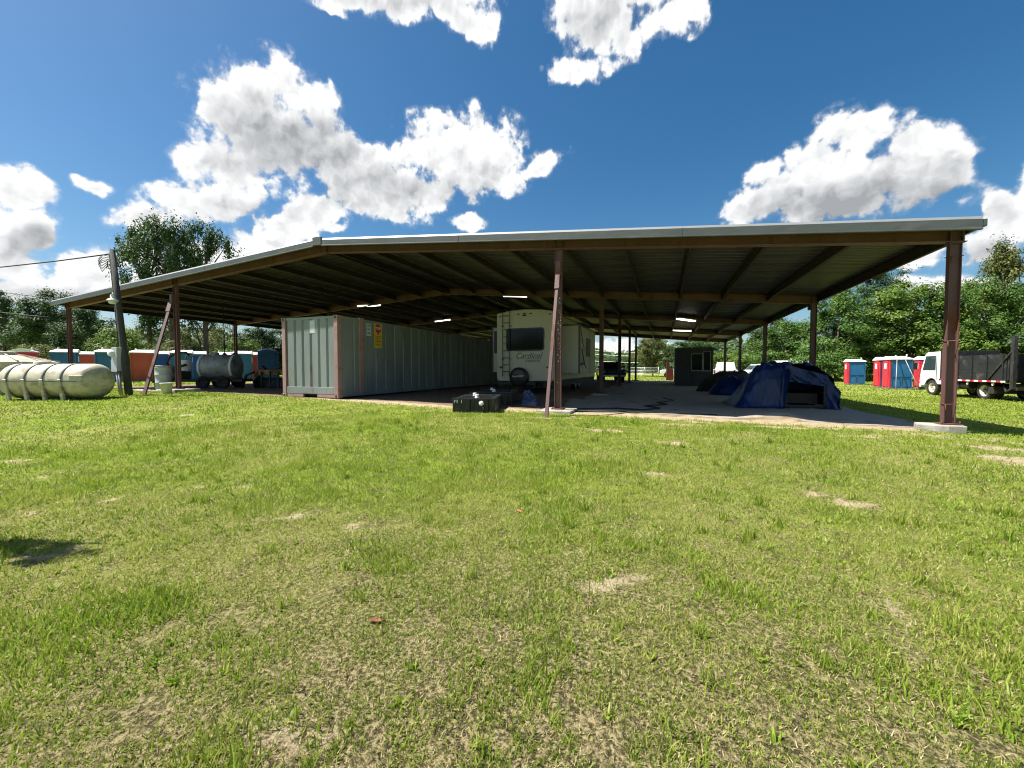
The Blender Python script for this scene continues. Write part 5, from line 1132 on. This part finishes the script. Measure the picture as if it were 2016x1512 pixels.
def dump_trailer():
    x, y = 15.0, 20.6; t = thing('dump_trailer', 'dark slatted trailer at the right edge behind the flatbed truck', 'trailer', (x, y, gz(x, y)), R(92))
    for i in range(5):
        for s in (-1, 1): MB().b2(-1.9, 1.9, s * 1.0 - .025, s * 1.0 + .025, .84 + i * .235, 1.06 + i * .235).build('slat', M['bed'], t, bevel=0.008)
        MB().b2(1.86, 1.92, -.97, .97, .84 + i * .235, 1.06 + i * .235).build('slat', M['bed'], t, bevel=0.008)
    for s in (-1, 1):
        for xx_ in (-1.85, 0, 1.85): MB().b2(xx_ - .04, xx_ + .04, s * 1.05 - .02, s * 1.05 + .02, .70, 2.06).build('post', M['plank'], t)
        MB().b2(-1.95, 1.95, s * 1.03 - .05, s * 1.03 + .05, 2.015, 2.07).build('top_rail', M['dark'], t); MB().b2(-1.95, 1.95, s * 1.03 - .05, s * 1.03 + .05, .70, .82).build('side_rail', M['dark'], t)
    MB().b2(-1.9, 1.9, -.95, .95, .70, .80).build('floor', M['dark'], t); MB().b2(-2.0, 2.0, -.5, .5, .45, .68).build('frame', M['dark'], t)
    for xx_ in (-.5, .4):
        for s in (-1, 1): wheel(t, (xx_, s * .78, .36), .36, .22, 'y', M['steelrim'])
    MB().b2(1.0, 1.6, 1.0, 1.03, .40, .60).build('marker_panel', M['redbrown'], t)
    MB().bar((2.0, 0, .55), (3.0, 0, .50), .12, .14).build('drawbar', M['dark'], t); MB().tube([(2.9, 0, .5), (2.9, 0, 0)], .04, 8).build('jack', M['dark'], t)
dump_trailer()
# flood light on the second right post
fl = thing('flood_light', 'small dark flood light on an arm near the second right post', 'light', (XR + .10, Y0 + SP, 3.25))
MB().tube([(0, 0, 0), (.05, .0, .0), (-.02, .25, .18), (-.05, .42, .20)], .018, 6).build('arm', M['dark'], fl); MB().prism([(-.12, -.09), (.10, -.09), (.13, .09), (-.09, .09)], 'x', -.14, .04).build('head', M['black'], fl, bevel=0.02).location = (-.0, .48, .22)
# fallen leaves on the lawn
def leaf(x, y, s, rz, m, label):
    pts = [(0, -1), (.45, -.55), (.6, 0), (.35, .55), (0, 1.05), (-.35, .5), (-.55, 0), (-.4, -.6)]; me = MB()
    vs = [(px * s, py * s, .010 + .3 * s * abs(px) + .12 * s * py) for px, py in pts] + [(0, 0, .006)]
    me.add(vs, [(i, (i + 1) % 8, 8) for i in range(8)]); me.add([(0, -1 * s, 0), (.04 * s, -1.6 * s, 0), (.0, -1.6 * s, .01), (0, -1.0 * s, .012)], [(0, 1, 2, 3)])
    tag(me.build('fallen_leaf', m, None, (x, y, gz(x, y) + .006), rz), label, 'leaf')
leaf(-1.2, 3.36, .032, 1.0, M['leaf_o'], 'orange fallen leaf on the lawn, farther of two'); leaf(-1.40, 1.68, .036, 1.9, M['leaf_b'], 'brown fallen leaf on the lawn, nearer of two')

# ------------------------------------------------------------------ trees and shrubs
def leaf_cloud(P, Nn, ln, wd, rng):
    n = len(P); t = np.cross(Nn, rng.normal(size=(n, 3))); t /= np.linalg.norm(t, axis=1)[:, None] + 1e-9
    b = np.cross(Nn, t); b /= np.linalg.norm(b, axis=1)[:, None] + 1e-9
    a = (ln * rng.uniform(.6, 1.3, n))[:, None] * t * .5; c = (wd * rng.uniform(.6, 1.3, n))[:, None] * b * .5
    V = np.stack([P - a, P + c * .9 - a * .1, P + a, P - c * .9 - a * .1], 1).reshape(-1, 3)
    return V, np.arange(4 * n).reshape(n, 4)
def crown_mesh(kind, material, seed):
    """crown of nominal height 10 and radius 3.5 (shrubs 4 and 2.4); returns mesh and clump centres"""
    rng = np.random.default_rng(seed); bush = kind == 'bush'; h, rad = (4.0, 2.4) if bush else (10.0, 3.5)
    # bottom, clumps, leaves per clump, leaf length, width, clump radius, squash
    z0f, nc, npc, ln, wd, cr, sq = {'broad': (.03, 95, 230, .27, .15, .25, .8), 'pine': (.15, 120, 170, .36, .055, .15, .8), 'wispy': (.12, 95, 210, .26, .12, .20, 1.0), 'wispy2': (.30, 115, 90, .25, .14, .14, 1.5),
            'bush': (.0, 60, 190, .20, .11, .27, .85), 'thin': (.15, 60, 80, .26, .13, .22, 1.0)}[kind]
    z0 = h * z0f; C = []; Rr = []
    while len(C) < nc:
        d = rng.normal(size=3); d /= np.linalg.norm(d); q = rng.uniform(.30, 1.0) ** .55
        f = .5 + .5 * d[2] * q
        if kind == 'pine': w = (1 - f) ** .25 * 1.1
        elif kind == 'wispy2': w = .55 + .75 * f if f < .6 else 1.0
        elif kind == 'wispy': w = 1.05 - .55 * f
        else: w = 1.0 if not bush else 1.05
        bump = .82 + .36 * rng.random()
        p = np.array([d[0] * q * rad * w * bump, d[1] * q * rad * w * bump, z0 + (h - z0) * f])
        r = rad * cr * rng.uniform(.6, 1.3); p[2] = min(p[2], h - r * .5); C.append(p); Rr.append(r)
    C = np.array(C); Rr = np.array(Rr)
    k = np.repeat(np.arange(nc), npc); d = rng.normal(size=(len(k), 3)); d /= np.linalg.norm(d, axis=1)[:, None]
    rr = Rr[k] * (rng.random(len(k)) ** .42) * (1 + .28 * rng.normal(size=len(k)))
    P = C[k] + d * rr[:, None] * np.array([1, 1, sq]); P[:, 2] = np.maximum(P[:, 2], .03)
    c0 = np.array([0, 0, z0 + (h - z0) * .4]); ov = C[k] - c0; ov /= np.linalg.norm(ov, axis=1)[:, None] + 1e-6
    out = d * .75 + ov * .45 + np.array([0, 0, .5]) + rng.normal(size=d.shape) * .5; out /= np.linalg.norm(out, axis=1)[:, None]
    V, F = leaf_cloud(P, out, ln, wd, rng)
    return np_mesh('crown', V, F, material), C
CROWNS = {}
def crown(kind, mname, var):
    key = (kind, mname, var)
    if key not in CROWNS: CROWNS[key] = crown_mesh(kind, M[mname], 300 + len(CROWNS))
    return CROWNS[key]
def tree(x, y, h, rad, kind, label, mname, i):
    z = gz(x, y); bush = kind == 'bush'; t = thing('shrub' if bush else ('pine_tree' if kind == 'pine' else 'tree'), label, 'shrub' if bush else 'tree', (x, y, z), 0, 'shrubs around the yard' if bush else 'trees around the yard')
    me, C = crown(kind, mname, i % 2); rg = random.Random(100 + i); sx = rad / (2.4 if bush else 3.5); sz = h / (4.0 if bush else 10.0); a = rg.uniform(0, 6.28)
    o = link('crown', me, t, (0, 0, 0), a); o.scale = (sx, sx, sz)
    C = np.stack([(C[:, 0] * math.cos(a) - C[:, 1] * math.sin(a)) * sx, (C[:, 0] * math.sin(a) + C[:, 1] * math.cos(a)) * sx, C[:, 2] * sz], -1)
    m = MB(); tr = max(.04, h * .014); th = h * (.62 if not bush else .45); bend = [rg.uniform(-.25, .25) for _ in range(4)]
    m.tube([(0, 0, -.1), (bend[0] * .4, bend[1] * .4, th * .35), (bend[0], bend[1], th * .7), (bend[0] + bend[2], bend[1] + bend[3], th), (bend[0] + bend[2], bend[1] + bend[3], h * .88)], [tr * 1.3, tr, tr * .85, tr * .6, tr * .15], 8)
    tk = m.build('trunk', M['bark'], t)
    for c in [C[j] for j in range(0, len(C), 9)]:
        zz = max(.15, min(c[2] * .68, th)); u = zz / th; b = Vector((bend[0] * u, bend[1] * u, zz)); e = Vector(c); mid = b.lerp(e, .5) + Vector((0, 0, .10 * (e - b).length))
        MB().tube([b, mid, e], [tr * .42, tr * .28, tr * .08], 5).build('limb', M['bark'], tk)
    return t
TREES = [
(16.3,68.1,7.7,3.6,'broad',"rounded green tree behind the white trucks, left of the barn's second right post"),
(16.6,76.8,9.6,3.1,'broad','tall dark tree rising above the row of white trucks'),
(19.1,58.5,9.8,2.9,'broad','leafy tree just right of the second post, left of the pine'),
(25.0,67.1,15.3,4.6,'pine','tall dark pine with tufted crown right of the barn roof'),
(26.8,60.3,11.3,3.6,'broad','broad vine-covered tree behind the red and blue toilets'),
(28.7,58.9,10.2,2.3,'broad','dense tree behind the white truck cab, left of corner post'),
(33.5,61.8,11.0,2.7,'broad','full green tree directly behind the black truck bed'),
(38.8,68.0,16.5,3.4,'wispy','tallest loose-topped tree at the far right edge'),
(37.5,61.1,11.5,2.7,'broad','leafy tree cut off by the right edge of the picture'),
(17.0,55.5,3.5,2.3,'bush','low bush left of the single red and blue toilet'),
(23.7,58.1,1.8,1.9,'bush','low shrub between the single toilet and the toilet pair'),
(22.6,61.9,6.8,2.9,'broad','shaded tree standing right behind the single toilet'),
(30.0,57.3,5.0,2.5,'bush','tall shrub mass behind the truck at the corner post'),
(34.6,59.0,5.5,2.4,'bush','tall shrub mass above the dark trailer at far right'),
(-1.6,65.6,6.7,2.8,'wispy','thin feathery tree beside the farm gate seen through barn'),
(4.4,65.8,6.1,3.4,'broad','spreading tree above the dark office container'),
(8.5,60.9,3.7,2.4,'bush','bright green bush between the office container and white trucks'),
(14.1,71.6,4.3,2.8,'bush','yellow-green bush behind the parked white pickup trucks'),
(-8.1,77.1,3.6,3.7,'bush','sunlit bush seen far behind the dark parked car'),
(-45.6,25.6,16.2,2.4,'wispy2','tallest tree with open leafy crown above the left roof slope'),
(-50.1,26.0,16.1,2.2,'wispy2','left-hand companion of the tallest tree above the roof'),
(-44.5,28.1,16.3,2.3,'wispy2','right-hand tree of the tall group above the left roof slope'),
(-79.4,25.7,10.8,2.4,'broad','dark tree at the left edge behind the tan tanks'),
(-67.6,25.8,10.5,2.8,'broad',"dark rounded tree left of the barn's left corner post"),
(-61.4,26.0,8.2,2.2,'broad','deep green tree framed by left corner post and utility pole'),
(-48.0,22.5,4.6,2.1,'bush','bright shrub behind the leaning utility pole'),
(-57.4,21.1,3.2,2.0,'bush','pale shrub behind the blue toilet left of corner post'),
(-52.2,27.3,7.1,2.5,'thin','thin sunlit tree behind the orange toilet'),
(-49.2,30.6,7.4,2.1,'thin','sparse tree with bare trunk behind the grey drum'),
(-50.5,34.4,7.6,2.3,'thin','sparse tree with bare trunk behind the pump tank'),
(-43.2,32.9,5.9,2.2,'broad','dark tree behind the upright blue toilet under roof'),
(-37.0,26.7,3.5,1.8,'bush','sunlit shrub behind the tank and blue toilets'),
(-42.2,24.7,3.4,2.2,'bush','olive shrub behind the grey drum and blue toilets'),
(-42.3,35.4,6.1,2.4,'broad','dark tree half hidden by the grey container'),
]
LM = {'broad': ('leaf', 'leafbright', 'leaf'), 'pine': ('needle',), 'wispy': ('leafolive',), 'wispy2': ('leafdark',), 'bush': ('leafbright', 'leaf'), 'thin': ('leafolive',)}
for i, (x, y, h, rad, kind, lab) in enumerate(TREES):
    mats = LM[kind]; mname = mats[i % len(mats)]
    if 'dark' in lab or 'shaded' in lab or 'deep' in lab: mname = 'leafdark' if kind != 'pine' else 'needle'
    if 'olive' in lab or 'pale' in lab: mname = 'leafolive'
    if 'bright' in lab or 'sunlit shrub' in lab or 'yellow-green' in lab: mname = 'leafbright'
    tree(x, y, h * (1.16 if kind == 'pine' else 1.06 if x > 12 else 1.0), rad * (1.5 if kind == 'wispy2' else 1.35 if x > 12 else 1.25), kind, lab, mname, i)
# far woods that read as one mass, all the way round
def far_woods():
    rng = np.random.default_rng(5); n = 100000
    a = rng.uniform(-np.pi, np.pi, n); r = rng.uniform(105, 150, n)
    x, y = r * np.sin(a), r * np.cos(a)
    top = 4.5 + 9 * vnoise(a * 9 + 3, a * 0, 4) * (.4 + .6 * vnoise(a * 40, a * 0 + 2, 6)) + 3 * sm(-.75, -1.3, a) + 2.5 * sm(.15, .6, a)
    z = rng.random(n) ** .8 * top
    P = np.stack([x, y, z], -1); Nn = np.stack([-np.sin(a), -np.cos(a), np.full(n, .7)], -1) + rng.normal(size=(n, 3)) * .5; Nn /= np.linalg.norm(Nn, axis=1)[:, None]
    V, F = leaf_cloud(P, Nn, 1.3, .85, rng); tag(link('far_woods', np_mesh('far_woods', V, F, M['leafdark'])), 'distant dark woods closing the horizon all round', 'woods', kind='stuff')
far_woods()
tree(-5.25, 1.02, 2.5, .27, 'broad', 'small unseen sapling added just outside the left edge to cast a shadow', 'leaf', 77)  # out of frame, added for the shadow it throws on the lawn
